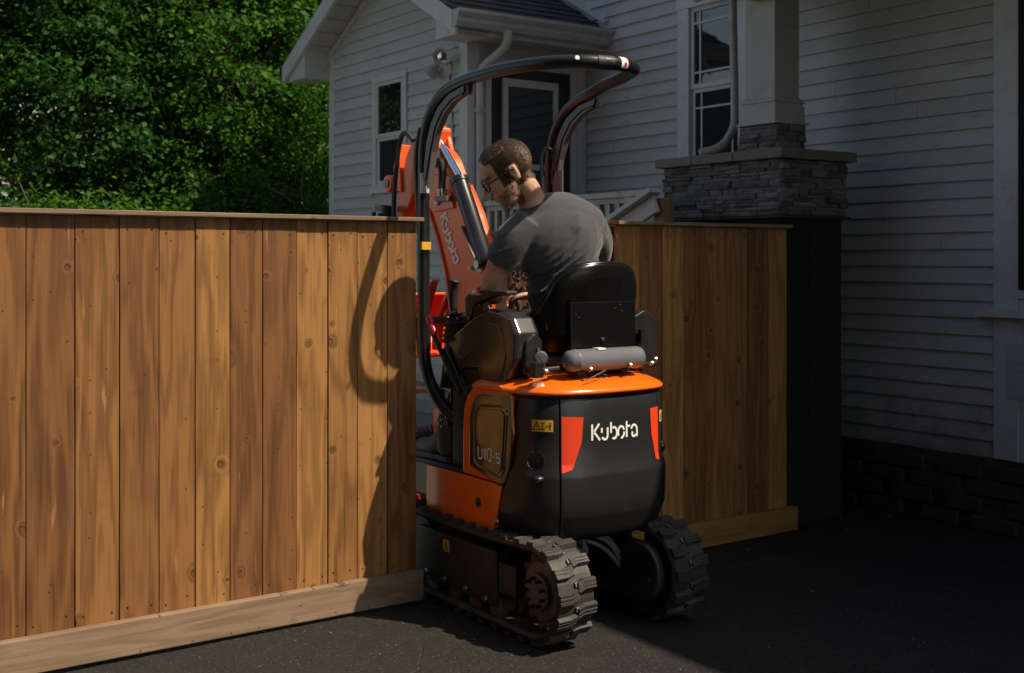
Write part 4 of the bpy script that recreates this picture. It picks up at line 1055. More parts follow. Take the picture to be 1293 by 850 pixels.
MB().lathe((CX+.05, 3.846, 1.165), (0, -1, 0), [(0, .010), (.004, .010), (.010, .006)], 10).build('bolt', M['zinc'], seat)
MB().box(CX-.06, CX-.01, 3.812, 3.815, 1.108, 1.122).build('plate_label', M['silverp'], seat)
cu = MB().sph((CX+.01, 4.12, 1.075), (.25, .24, .055), 24, 12); P_('seat_cushion', cu, 'vinyl', sm_=True)
MB().tube([(CX-.22, 4.0, 1.07), (CX-.24, 4.15, 1.07), (CX-.20, 4.3, 1.07)], .02, 8).build('cushion_edge', M['vinyl'], ex)
sb = MB().lathe((2.865, 3.86, 1.10), (-.3, -.9, .25), [(0, .026), (.02, .028), (.022, .020)], 14); P_('belt_reel', sb, 'rubbers')
# --- consoles -------------------------------------------------------------------------
prof = [(4.445, 1.150), (4.44, 1.005), (4.40, .985), (4.30, 1.035), (4.215, 1.045), (4.165, .975), (4.02, .968), (3.975, 1.01), (3.925, 1.10), (3.915, 1.20), (3.955, 1.262), (4.02, 1.282), (4.12, 1.294), (4.22, 1.262), (4.33, 1.205)]
def console(x0, x1, dy, side):
    pr = [(y+dy, z) for y, z in prof]; mb = MB()
    # three-slice loft: outer face inset so that the edges chamfer
    cy, cz = 4.17+dy, 1.12
    def ring(x, k, shift=0): return [(x, cy+(y-cy)*k+shift, cz+(z-cz)*k) for y, z in pr]
    xs = (x0, x0+.018, x1-.02, x1) if side < 0 else (x1, x1-.03, x0+.03, x0)
    vs = ring(xs[0], .95)+ring(xs[1], 1.0)+ring(xs[2], 1.0)+ring(xs[3], .97); n = len(pr)
    fs = [(k*n+i, k*n+(i+1) % n, (k+1)*n+(i+1) % n, (k+1)*n+i) for k in range(3) for i in range(n)]+[tuple(range(n)), tuple(range(3*n, 4*n))[::-1]]
    mb.add(vs, fs); o = mb.build('console', M['console'], ex); bev(o, .005, 2, 25); return o
con = console(2.785, 2.905, .0, -1)
P_('console_rib', MB().prism([(4.36, 1.075), (4.30, 1.090), (4.21, 1.128), (4.205, 1.120), (4.30, 1.070)], 'X', 2.779, 2.79), 'console', con, b=.003)
P_('console_panel', MB().prism(rpoly([(4.14, 1.24), (4.02, 1.225), (3.985, 1.10), (4.02, 1.01), (4.13, 1.0), (4.165, 1.10)], .02), 'X', 2.780, 2.787), 'console', con, b=.003, seg=3)
P_('console_rear', MB().prism(rpoly([(2.825, 1.03), (2.905, 1.02), (2.912, 1.17), (2.875, 1.20), (2.828, 1.17)], .012), 'Y', 3.905, 3.935), 'plastic', con, b=.008, seg=3)
MB().box(2.88, 2.892, 3.898, 3.905, 1.10, 1.14).build('latch', M['zinc'], con)
con2 = console(3.375, 3.505, -.03, 1)
P_('console_rear', MB().prism(rpoly([(3.36, 1.03), (3.50, 1.03), (3.515, 1.24), (3.44, 1.285), (3.365, 1.25)], .02), 'Y', 3.87, 3.91), 'plastic', con2, b=.008, seg=3)
P_('stay', MB().tube([(3.37, 3.86, 1.06), (3.36, 3.88, 1.17)], .007, 8).box(3.39, 3.41, 3.84, 3.86, 1.14, 1.20), 'black')
def joystick(x, y, z, s_=-1):
    b_ = MB().lathe((x, y, z-.115), (0, .18, 1), [(0, .062), (.012, .066), (.018, .054), (.034, .060), (.040, .048), (.056, .054), (.062, .042), (.078, .047), (.084, .036), (.10, .038), (.108, .026), (.115, .018)], 20)
    bo_ = smooth_auto(P_('bellows', b_, 'rubbers'), 30)
    P_('collar', MB().lathe((x, y+.02, z-.003), (0, .12, 1), [(0, .034), (.006, .036), (.010, .020), (.02, .016)], 16), 'rubbers')
    pts = [(x, y+.022, z+.01), (x, y+.026, z+.045), (x, y+.028, z+.085), (x, y+.024, z+.12), (x-.002, y+.014, z+.145), (x-.002, y+.008, z+.158)]
    g_ = MB().tube(crs(pts, 4), [.013+.009*min(1, i/9) for i in range(20)]+[.018], 14); P_('joystick', g_, 'rubbers', sm_=True)
    return bo_
joystick(2.825, 4.425, 1.255); joystick(3.43, 4.38, 1.255)
MB().box(2.80, 2.85, 4.375, 4.385, 1.240, 1.250).build('button_plate', M['zinc'], con)
def armrest(x, dy):
    a = MB().prism(rpoly([(4.315, 1.255), (4.325, 1.335), (4.30, 1.355), (4.22, 1.352), (4.10, 1.372), (4.03, 1.368), (4.03, 1.350), (4.10, 1.350), (4.20, 1.325), (4.255, 1.305), (4.285, 1.235)], .012), 'X', x, x+.05)
    P_('armrest', a, 'console', b=.010, seg=3)
    P_('armrest_pad', MB().box(x-.004, x+.056, 4.00+dy, 4.20+dy, 1.352, 1.372), 'rubbers', b=.008, seg=3)
    P_('armrest_stay', MB().cyl((x+.02, 4.24, 1.21), (x+.02, 4.24, 1.31), .012, 10).box(x+.005, x+.04, 4.19, 4.26, 1.24, 1.30), 'black')
armrest(2.80, 0); armrest(3.41, -.03)
# travel / dozer levers, left
P_('dozer_lever', MB().bar((2.762, 4.548, 1.20), (2.762, 4.30, .93), .012, .022, up=(1, 0, 0)), 'black', b=.003)
P_('lever_grip', MB().tube([(2.762, 4.500, 1.165), (2.762, 4.52, 1.19), (2.762, 4.555, 1.238), (2.762, 4.562, 1.25)], [.011, .015, .017, .010], 12), 'redgrip', sm_=True)
P_('guard_plate', MB().prism(rpoly([(4.46, 1.10), (4.43, 1.12), (4.245, .905), (4.235, .885), (4.26, .88), (4.43, 1.0)], .01), 'X', 2.768, 2.776), 'blackg', b=.002)
P_('guard_plate', MB().prism(rpoly([(4.44, .99), (4.235, .885), (4.10, .985), (4.18, 1.04), (4.32, 1.02)], .012), 'X', 2.79, 2.80), 'black', b=.002)
P_('guard_edge', MB().tube([(2.785, 4.33, 1.0), (2.785, 4.238, .89), (2.785, 4.11, .975)], .006, 8), 'iron')
for s_ in (-.07, .07):
    P_('travel_lever', MB().tube(crs([(CX+s_, 4.72, .62), (CX+s_, 4.70, .85), (CX+s_, 4.62, 1.10), (CX+s_, 4.58, 1.2)], 5), .009, 8), 'black', sm_=True)
P_('pedal_linkage', MB().box(2.79, 2.85, 4.42, 4.50, .87, .93).cyl((2.78, 4.44, .90), (2.88, 4.44, .90), .016, 10).cyl((2.80, 4.50, .62), (2.80, 4.46, .90), .012, 8), 'zinc', b=.003)
for i, (y, z) in enumerate(((4.46, .795), (4.48, .775), (4.455, .765), (4.44, .80), (4.475, .815), (4.43, .78))):
    MB().lathe((2.775, y, z), (-1, 0, 0), [(-.03, .010), (0, .010), (.002, .006), (.012, .006)], 6).build('bolt', M['zinc'], ex)
# --- ROPS -------------------------------------------------------------------------------
xl, xr, R0 = 2.775, 3.492, .0275
zt = 2.285
def leg(x, s_): return [(x+s_*.035, 4.40, .80), (x+s_*.012, 4.455, .84), (x, 4.52, .90), (x, 4.59, .99), (x, 4.62, 1.12), (x, 4.622, 1.5), (x, 4.622, 1.90), (x, 4.612, 2.03), (x, 4.572, 2.13), (x, 4.50, 2.205), (x, 4.40, 2.25)]
left = leg(xl, 1)+[(xl+.002, 4.25, 2.272), (xl+.012, 4.05, 2.283), (xl+.045, 3.86, zt), (xl+.10, 3.745, zt), (xl+.18, 3.672, zt), (xl+.28, 3.645, zt)]
right = [(3.165, 3.664, zt), (3.245, 3.722, 2.288), (3.305, 3.815, 2.292), (3.368, 3.95, 2.290), (3.42, 4.12, 2.285), (3.47, 4.27, 2.272)]+leg(xr, -1)[::-1]
rp = crs(left+right, 6)
P_('roll_bar', MB().tube(rp, R0, 18), 'black', sm_=True)
for xx in (xl, xr):
    gp_ = [(4.590, 1.86), (4.590, 1.93), (4.565, 2.03), (4.53, 2.11), (4.47, 2.175), (4.38, 2.222), (4.26, 2.245), (4.26, 2.215), (4.36, 2.195), (4.44, 2.15), (4.50, 2.08), (4.538, 1.98), (4.575, 1.86)]
    if xx == xr: gp_ = [(y-.0, z) for y, z in gp_]
    P_('gusset', MB().prism(gp_, 'X', xx-.02, xx+.02), 'hub' if False else 'black', b=.003)
    P_('gusset_web', MB().prism([(4.575, 1.82), (4.560, 1.90), (4.535, 1.985), (4.498, 2.082), (4.438, 2.15), (4.36, 2.192), (4.28, 2.212), (4.28, 2.206), (4.36, 2.182), (4.432, 2.138), (4.488, 2.07), (4.528, 1.98), (4.566, 1.82)], 'X', xx-.014, xx+.014), 'hub')
    MB().box(xx-.012, xx+.012, 4.235, 4.262, 2.205, 2.245).build('end_lug', M['ink'], ex)
P_('tube_sleeve', MB().cyl((2.985, 3.655, zt), (3.06, 3.645, zt), .029, 18), 'rubbers', sm_=True)
def band(p0, p1, a0, a1, rr, m, par=ex, name='label'):
    p0, p1 = Vector(p0), Vector(p1); d = (p1-p0).normalized(); u = Vector((d.y, -d.x, 0)); mb = MB(); n = 10; vs = []
    for p in (p0, p1):
        for i in range(n+1):
            a = math.radians(a0+(a1-a0)*i/n); vs.append(p+u*rr*math.cos(a)+Vector((0, 0, 1))*rr*math.sin(a))
    mb.add(vs, [(i, i+1, n+2+i, n+1+i) for i in range(n)]); return mb.build(name, M[m], par)
band((3.085, 3.6435, zt), (3.125, 3.6505, zt), -40, 75, .0293, 'white'); band((3.102, 3.6465, zt), (3.116, 3.6488, zt), -25, 8, .0298, 'redgrip', name='label_mark')
MB().lathe((2.90, 3.663, zt+.008), (-.45, -1, .35), [(0, .010), (.003, .009), (.004, .0)], 12).build('rivet', M['white'], ex)
# serial label and clip on the left post
mb = MB(); vs = []
for z in (1.80, 1.89):
    for i in range(9):
        a = math.radians(200+100*i/8); vs.append((xl+.0285*math.cos(a), 4.622+.0285*math.sin(a), z))
mb.add(vs, [(i, i+1, 10+i, 9+i) for i in range(8)]); mb.build('post_label', M['silverp'], ex)
MB().box(xl-.036, xl+.01, 4.575, 4.590, 1.545, 1.58).build('yellow_clip', M['yellow'], ex)
P_('post_stiffener', MB().tube(crs([(xl+.005, 4.66, 1.62), (xl, 4.68, 1.95), (xl, 4.64, 2.10)], 5), .018, 10), 'black', sm_=True)
# slim grab hoop at the right front
P_('grab_rail', MB().tube(crs([(3.42, 4.55, 1.10), (3.42, 4.56, 1.60), (3.425, 4.60, 1.95), (3.44, 4.60, 2.03), (3.46, 4.59, 2.035), (3.475, 4.57, 2.01)], 6), .0095, 8), 'black', sm_=True)
P_('light_bracket', MB().box(3.472, 3.478, 4.50, 4.575, 1.60, 1.93).box(3.474, 3.48, 4.44, 4.50, 1.60, 1.80), 'greytube')
# --- boom -----------------------------------------------------------------------------------
BX0, BX1 = 3.085, 3.175
boom_side = [(5.102, 1.762), (5.004, 1.61), (4.93, 1.434), (4.885, 1.224), (4.88, .95), (4.86, .70), (4.70, .70), (4.655, .95), (4.640, 1.20), (4.635, 1.36), (4.60, 1.42), (4.548, 1.455), (4.556, 1.505), (4.60, 1.545), (4.671, 1.62), (4.719, 1.718), (4.83, 1.855), (4.915, 1.993), (5.0, 2.06), (5.08, 2.09), (5.15, 2.05), (5.18, 1.971), (5.18, 1.852)]
bm_ = P_('boom', MB().prism(rpoly(boom_side, .02, 2), 'X', BX0+.006, BX1-.006), 'orangeb', b=.006)
for xx in (BX0, BX1):  # raised flanges along both sides
    ins = [(y*.0+y, z) for y, z in boom_side]
    P_('boom_flange', MB().tube([(xx+(.004 if xx == BX0 else -.004), y, z) for y, z in crs_yz(boom_side)] if False else [(xx, 5.09, 1.75), (xx, 5.0, 1.60), (xx, 4.925, 1.43), (xx, 4.88, 1.22), (xx, 4.875, .95)], .008, 8), 'orangeb', bm_)
    P_('boom_flange', MB().tube([(xx, 4.655, .95), (xx, 4.648, 1.20), (xx, 4.645, 1.36), (xx, 4.615, 1.46), (xx, 4.68, 1.61), (xx, 4.73, 1.715), (xx, 4.84, 1.86)], .008, 8), 'orangeb', bm_)
# ears at the boom top
for xx in (3.078, 3.140):
    P_('boom_ear', MB().prism(rpoly([(4.93, 1.90), (4.99, 2.08), (5.035, 2.165), (5.09, 2.18), (5.14, 2.14), (5.19, 1.95)], .03), 'X', xx, xx+.028), 'orangeb', bm_, b=.010, seg=3)
P_('boom_pin', MB().cyl((3.07, 5.08, 2.14), (3.18, 5.08, 2.14), .024, 14), 'zinc', bm_)
P_('cylinder_eye', MB().cyl((3.107, 5.07, 2.14), (3.139, 5.07, 2.14), .040, 18).tube([(3.123, 5.05, 2.10), (3.116, 5.02, 2.05)], .028, 12), 'rubbers', bm_, sm_=False)
P_('cylinder_rod', MB().cyl((3.115, 5.04, 2.095), (3.05, 4.73, 1.87), .0185, 14), 'chrome', sm_=True)
cyl = P_('boom_cylinder', MB().lathe((3.045, 4.750, 1.887), Vector((3.035, 4.505, 1.49))-Vector((3.045, 4.750, 1.887)), [(0, .028), (.004, .043), (.03, .044), (.034, .040), (.455, .040), (.46, .043), (.485, .040), (.487, .02)], 20), 'greytube' if False else 'black', sm_=True)
P_('cylinder_foot', MB().cyl((2.99, 4.520, 1.478), (3.12, 4.520, 1.478), .020, 12), 'zinc', bm_)
P_('foot_plate', MB().prism(rpoly([(4.50, 1.42), (4.50, 1.50), (4.56, 1.52), (4.64, 1.46), (4.64, 1.38), (4.56, 1.37)], .02), 'X', 3.04, 3.055), 'orangeb', bm_, b=.004)
MB().lathe((3.04, 4.562, 1.472), (-1, 0, 0), [(0, .034), (.006, .034), (.008, .030)], 18).build('pin_cover', M['silverp'], bm_)
MB().lathe((3.03, 4.605, 1.462), (-1, 0, 0), [(0, .012), (.010, .012), (.012, .008), (.02, .008)], 8).build('grease_nipple', M['zinc'], bm_)
MB().lathe((3.083, 4.99, 1.78), (-1, 0, 0), [(0, .016), (.012, .016), (.014, .011), (.02, .010)], 6).build('bolt', M['zinc'], bm_)
P_('cover_plate', MB().prism(rpoly([(5.09, 1.79), (5.02, 1.86), (4.88, 1.83), (4.85, 1.75), (5.05, 1.735)], .01), 'X', 3.079, 3.094), 'orangeb', bm_, b=.003)
P_('boom_decal', MB().bar((3.078, 4.76, 1.66), (3.078, 4.64, 1.50), .004, .03, up=(1, 0, 0)), 'greytube', bm_)
MB().box(3.086, 3.092, 4.665, 4.695, 1.27, 1.36).build('boom_label', M['silverp'], bm_)
# lettering along the boom, reading downwards
o_ = Vector((BX0+.0045, 4.985, 1.715)); dr_ = Vector((0, -.36, -.93)).normalized(); up_ = Vector((0, -.93, .36)).normalized()
def boomlet(x, y, t):
    s = x*.074; bend = .10*s*s*0
    return o_+dr_*s*1.0+up_*(y*.062+.0+.55*s*s)+Vector((-.0015-t, 0, 0))
text_on('brand_lettering', LOGO, boomlet, .15, 'white', bm_)
# hoses across the boom
for k in range(2):
    P_('boom_hose', MB().tube(crs([(3.075-.012*k, 5.04-.05*k, 1.96), (3.065-.012*k, 4.98-.05*k, 1.99), (3.06-.012*k, 4.94-.05*k, 1.93), (3.06-.012*k, 4.94-.05*k, 1.84)], 6), .0105, 8), 'rubbers', sm_=True)
    MB().lathe((3.06-.012*k, 4.94-.05*k, 1.845), (0, 0, -1), [(0, .013), (.02, .013), (.022, .010), (.035, .010)], 6).build('hose_fitting', M['zinc'], bm_)
MB().box(3.045, 3.083, 4.86, 4.97, 1.785, 1.81).build('manifold', M['hub'], bm_)
# arm, arm cylinder and loops
arm_side = [(5.00, 2.16), (5.13, 2.15), (5.26, 2.12), (5.34, 2.03), (5.40, 1.86), (5.47, 1.65), (5.50, 1.40), (5.50, 1.16), (5.44, 1.08), (5.41, 1.12), (5.39, 1.40), (5.36, 1.70), (5.26, 1.85), (5.12, 1.95), (5.02, 2.0)]
am = P_('arm', MB().prism(rpoly(arm_side, .025, 2), 'X', 3.095, 3.165), 'orangeb', b=.006)
P_('arm_boss', MB().cyl((3.06, 5.47, 1.90), (3.20, 5.47, 1.90), .045, 18).prism([(5.44, 1.86), (5.44, 1.99), (5.38, 2.1), (5.36, 1.85)], 'X', 3.08, 3.18), 'orangeb', am, b=.004)
MB().cyl((3.053, 5.47, 1.90), (3.062, 5.47, 1.90), .024, 14).build('pin', M['greytube'], am)
P_('arm_hose', MB().tube(crs([(3.05, 5.18, 2.10), (3.04, 5.24, 2.145), (3.04, 5.30, 2.10), (3.04, 5.35, 1.9), (3.04, 5.36, 1.72), (3.05, 5.33, 1.66)], 6), .013, 8), 'rubbers', sm_=True)
P_('hose_loop', MB().tube(crs([(3.0, 5.50, 1.75), (3.0, 5.52, 1.68), (3.0, 5.50, 1.60), (3.0, 5.44, 1.575), (3.0, 5.42, 1.65), (3.0, 5.44, 1.74)], 6), .011, 8), 'rubbers', sm_=True)
P_('bucket_cylinder', MB().cyl((3.03, 5.42, 1.78), (3.05, 5.46, 1.30), .026, 14), 'rubbers', sm_=True)
P_('hose_clamp', MB().box(3.01, 3.06, 5.44, 5.51, 1.755, 1.785), 'black')
# bucket, curled, teeth up
bkx0, bkx1 = 2.97, 3.33
cyk, czk, rk_ = 5.16, 1.17, .165
arcp = [(cyk+rk_*math.cos(math.radians(a)), czk+rk_*math.sin(math.radians(a))) for a in range(80, -120, -20)]
arci = [(cyk+(rk_-.012)*math.cos(math.radians(a)), czk+(rk_-.012)*math.sin(math.radians(a))) for a in range(80, -120, -20)][::-1]
bk_ = P_('bucket', MB().prism(arcp+arci, 'X', bkx0, bkx1), 'orangeb', b=.002)
for xx in (bkx0-.008, bkx1):
    P_('bucket_cheek', MB().prism([(cyk+rk_*math.cos(math.radians(a)), czk+rk_*math.sin(math.radians(a))) for a in range(80, -120, -20)]+[(4.99, 1.03), (5.02, 1.18)], 'X', xx, xx+.008), 'orangeb', bk_)
for xx in (2.985, 3.10, 3.215):
    P_('tooth', MB().add([(xx, 5.02, 1.20), (xx+.055, 5.02, 1.20), (xx+.055, 5.06, 1.20), (xx, 5.06, 1.20), (xx+.018, 4.93, 1.395), (xx+.060, 4.93, 1.395), (xx+.060, 4.942, 1.40), (xx+.018, 4.942, 1.40)], [(0,3,2,1),(4,5,6,7),(0,1,5,4),(1,2,6,5),(2,3,7,6),(3,0,4,7)]).box(xx-.004, xx+.06, 5.0, 5.08, 1.05, 1.22), 'orangeb', bk_, b=.003)
    MB().box(xx+.016, xx+.062, 4.925, 4.945, 1.393, 1.404).build('worn_tip', M['silverp'], bk_)
P_('bucket_link', MB().cyl((2.86, 5.0, 1.205), (3.34, 5.0, 1.205), .020, 12), 'greytube', sm_=True)
P_('bucket_bracket', MB().box(3.12, 3.20, 5.26, 5.46, 1.05, 1.20), 'orangeb', bk_, b=.01)
# boom swing bracket and its sleeved hoses
P_('swing_bracket', MB().box(CX-.11, CX+.11, 4.82, 4.95, .42, .78).prism([(4.64, .60), (4.64, .78), (4.90, .82), (4.90, .45)], 'X', CX-.08, CX+.08), 'orangeb', b=.012)
sl_ = []
for i in range(26): sl_.append((i*.012, .048 if i % 2 else .043))
P_('hose_sleeve', MB().lathe((2.90, 5.02, .645), (1, -.1, .04), sl_, 16), 'greytube', sm_=False)
P_('front_box', MB().box(2.80, 3.0, 4.86, 4.95, .40, .60), 'black', b=.01)
# undercarriage warning label, left frame
def flat(y, z, t): return Vector((2.712+.0205-t, -y, z))
warn(-4.385, .238, .052, .052, frl, 'yellow', flat)
# ------------------------------------------------------------------ operator
def vox(prims, voxel, smooth_it=4, disp=None, smooth_f=.5):
    mb = MB()
    for p in prims:
        if p[0] == 'e':
            c, r = p[1], p[2]; R_ = p[3] if len(p) > 3 else Matrix.Identity(3)
            t = MB().sph((0, 0, 0), r, 20, 14); mb.add([Vector(c)+R_ @ Vector(v) for v in t.v], t.f)
        elif p[0] == 'c':    # capsule chain: points, radii
            pts, rs = p[1], p[2]; mb.tube(crs(pts, 6), list(np.interp(np.linspace(0, len(rs)-1, (len(pts)-1)*6+1), range(len(rs)), rs)), 16)
            if len(p) < 4: mb.sph(pts[0], rs[0]*.99, 16, 10).sph(pts[-1], rs[-1]*.99, 16, 10)
    me = mb.mesh('tmp'); o = bpy.data.objects.new('tmp', me); COL.objects.link(o)
    r = o.modifiers.new('r', 'REMESH'); r.mode = 'VOXEL'; r.voxel_size = voxel
    if smooth_it:
        s = o.modifiers.new('s', 'SMOOTH'); s.factor = smooth_f; s.iterations = smooth_it
    dg = bpy.context.evaluated_depsgraph_get(); m2 = bpy.data.meshes.new_from_object(o.evaluated_get(dg))
    bpy.data.objects.remove(o); m2.materials.clear()
    if disp:
        m2.update(); nr = [v.normal.copy() for v in m2.vertices]
        for v, n in zip(m2.vertices, nr): v.co += n*disp(v.co, n)
    m2.update(); return m2
man = thing('person', (3.12, 4.12, 1.08), 'bearded man in a grey t-shirt, dark trousers and glasses leaning left in the excavator seat', 'person')
HS = 1.13
HC = Vector((2.868, 4.085, 1.862))
fy = Vector((-.86, .51, 0)).normalized(); pit = math.radians(-33)
hy = (fy*math.cos(pit)+Vector((0, 0, 1))*math.sin(pit)).normalized()
hx = hy.cross(Vector((0, 0, 1))).normalized(); hz = hx.cross(hy)
roll = Quaternion(hy, math.radians(-6)); hx = roll @ hx; hz = roll @ hz
HM = Matrix((hx, hy, hz)).transposed()
def hd(x, y, z): return HC+HM @ (Vector((x, y, z))*HS)
def HE(c, r, R_=None): return ('e', hd(*c), tuple(q*HS for q in r), HM @ R_ if R_ else HM)
rx = lambda d: Matrix.Rotation(math.radians(d), 3, 'X')
headp = [HE((0, -.012, .040), (.073, .094, .080)), HE((0, .015, .052), (.066, .074, .066)), HE((0, .030, -.022), (.058, .060, .080)), HE((0, .045, -.075), (.044, .042, .034)), HE((0, .068, -.098), (.026, .020, .020)),
         HE((0, .088, .026), (.045, .010, .010)), HE((0, .084, -.048), (.024, .016, .016)), HE((.03, .066, -.012), (.018, .018, .016)), HE((-.03, .066, -.012), (.018, .018, .016)),
         ('c', [hd(0, .088, .022), hd(0, .108, -.004), hd(0, .124, -.024)], [.0085*HS, .0105*HS, .0135*HS]), HE((0, .094, -.052), (.020, .008, .006)), HE((0, .092, -.064), (.018, .008, .006)),
         HE((.076, -.012, -.004), (.006, .017, .030), rx(-12)), HE((-.076, -.012, -.004), (.006, .017, .030), rx(-12)),
         HE((.080, -.020, .006), (.005, .008, .022)), HE((-.080, -.020, .006), (.005, .008, .022))]
nk = Vector((2.970, 4.070, 1.765))
neckp = ('c', [hd(0, -.025, -.03), hd(0, -.030, -.075), nk, (3.02, 4.07, 1.66)], [.050, .051, .058, .082])
LSh, RSh = Vector((2.900, 4.085, 1.620)), Vector((3.340, 4.09, 1.640))
LEl, LWr = Vector((2.868, 4.215, 1.375)), Vector((2.950, 4.335, 1.335))
REl, RWr = Vector((3.44, 4.27, 1.36)), Vector((3.30, 4.50, 1.335))
def handp(w_, d, up, k=1.):
    """palm + 4 curled fingers + thumb; w_: wrist, d: direction, up: back-of-hand normal"""
    d = d.normalized(); sd = d.cross(up).normalized(); up = sd.cross(d).normalized(); R_ = Matrix((sd, d, up)).transposed()
    out = [('e', w_+d*.045, (.040*k, .050*k, .017*k), R_)]
    for i, (o_, L) in enumerate(((-.030, .060), (-.010, .070), (.010, .066), (.029, .052))):
        b_ = w_+d*.085+sd*o_; p1 = b_+d*L*.40-up*.006; p2 = p1+d*L*.25-up*L*.32; p3 = p2-d*L*.05-up*L*.32
        out.append(('c', [b_-d*.02, b_+d*.005, p1, p2, p3], [.0095, .0092, .0088, .0082, .0070]))
    t0 = w_+d*.03-sd*.034; out.append(('c', [t0, t0+d*.03-sd*.018-up*.010, t0+d*.055-sd*.016-up*.024], [.012, .0105, .0085]))
    return out
body = headp+[neckp, ('c', [LSh, (2.868, 4.145, 1.49), LEl], [.056, .054, .047]), ('c', [LEl, (2.93, 4.29, 1.345), LWr], [.048, .043, .030]),
        ('c', [RSh, (3.40, 4.18, 1.49), REl], [.058, .050, .045]), ('c', [REl, (3.39, 4.38, 1.35), RWr], [.045, .042, .028])]
body += handp(LWr, Vector((.25, .80, -.10)), Vector((-.3, .1, 1))) + handp(RWr, Vector((-.55, .75, -.15)), Vector((.1, .2, 1)))
bm2 = vox(body, .0052, 3, None, .5)
bo2 = link('body', bm2, M['skin'], man, smooth=True)
M['stubble'] = paint('stubble_skin', (.40, .22, .145), .7, var=.25, bs=300, bstr=.3)
# hair: shell over part of the scalp plus short strands
inv = HM.transposed()
def hl(co): return (inv @ (co-HC))/HS
def cover(name, inside, off, m, strands, length, flow, jit=.35, src=None):
    me = bm2.copy(); bm = bmesh.new(); bm.from_mesh(me)
    kill = [f for f in bm.faces if not inside(hl(f.calc_center_median()+LOC[bo2]))]
    bmesh.ops.delete(bm, geom=kill, context='FACES')
    for v in bm.verts:
        v.co += v.normal*(off*(.75+.6*noise.noise(v.co*90)))
    cand = [(f.calc_center_median().copy(), f.normal.copy()) for f in bm.faces]
    m2 = bpy.data.meshes.new(name); bm.to_mesh(m2); bm.free(); m2.materials.clear()
    m2.transform(Matrix.Translation(LOC[bo2])); o = link(name, m2, M[m], man, smooth=True)
    if name == 'beard': m2.materials.clear(); m2.materials.append(M['stubble'])
    if strands and cand:
        vs = []; fs = []
        for k in range(strands):
            c, n = random.choice(cand); c = c+LOC[bo2]; fl_ = HM @ Vector(flow(hl(c))); fl_ = (fl_-n*fl_.dot(n)).normalized()
            j = Vector([random.gauss(0, jit) for _ in range(3)]); d = (fl_+j*.6+n*(.55 if name == 'hair' else .28)).normalized(); sdd = d.cross(n).normalized()*.0007
            c = c+Vector([random.uniform(-.003, .003) for _ in range(3)]); L = length*random.uniform(.6, 1.3); i = len(vs)
            mid = c+d*L*.55+n*.0015; tip = c+d*L+n*.001-n*L*.12
            vs += [c-sdd, c+sdd, mid+sdd*.8, mid-sdd*.8, tip]; fs += [(i, i+1, i+2, i+3), (i+3, i+2, i+4)]
        mb = MB(); mb.v = vs; mb.f = fs; me2 = bpy.data.meshes.new('strands'); me2.from_pydata(vs, [], fs)
        link('strands', me2, M[m], o)
    return o
def scalp(p):
    ax = abs(p.x)
    if p.z > .085 and p.y > -.03 and noise.noise(p*260) > .12-.0*p.y: return False
    if ax > .055 and -.034 < p.y < .012 and p.z < .032: return False   # ear
    if p.y < -.034: return p.z > -.048+.008*math.sin(p.x*90)
    if p.y < .046: return p.z > (-.028 if p.y > 0 else -.05)
    return p.z > .082-.25*max(0, ax-.02) and p.y < .070-.5*max(0, ax-.03)
cover('hair', scalp, .0008, 'hair', 20000, .013, lambda p: (p.x*.5, -1.0, -.35-2.2*max(0, -p.y)*8), .3)
def jaw(p):
    if p.z > -.018-max(0, .02-p.y)*.9 or p.z < -.125: return False
    if p.y < -.002: return False
    if p.z > -.035 and p.y > .05: return False
    if abs(p.x) < .020 and p.z > -.072 and p.z < -.046: return False
    if p.y > .105: return False
    return p.z < -.03-(p.y-.02)*.35 or p.y < .025
cover('beard', jaw, .0002, 'beard', 2600, .0050, lambda p: (p.x*.3, .5, -1), .45)
cover('eyebrow', lambda p: .024 < p.z < .034 and p.y > .070 and .012 < abs(p.x) < .045, .002, 'beard', 200, .007, lambda p: (p.x, 0, 0))
# glasses
gl = MB()
for s_ in (-1, 1):
    gl.tube([hd(s_*(.034+.026*math.cos(t)), .104-.010*abs(math.cos(t))*(1 if math.cos(t) > 0 else 0), .004+.019*math.sin(t)) for t in [2*math.pi*i/20 for i in range(20)]], .0034, 6, closed=True)
    gl.tube([hd(s_*.061, .096, .012), hd(s_*.074, .06, .013), hd(s_*.084, .0, .016), hd(s_*.083, -.018, .008)], .0032, 6)
gl.tube([hd(-.009, .108, .009), hd(0, .114, .012), hd(.009, .108, .009)], .0024, 6)
go_ = gl.build('glasses', M['lens'], man)
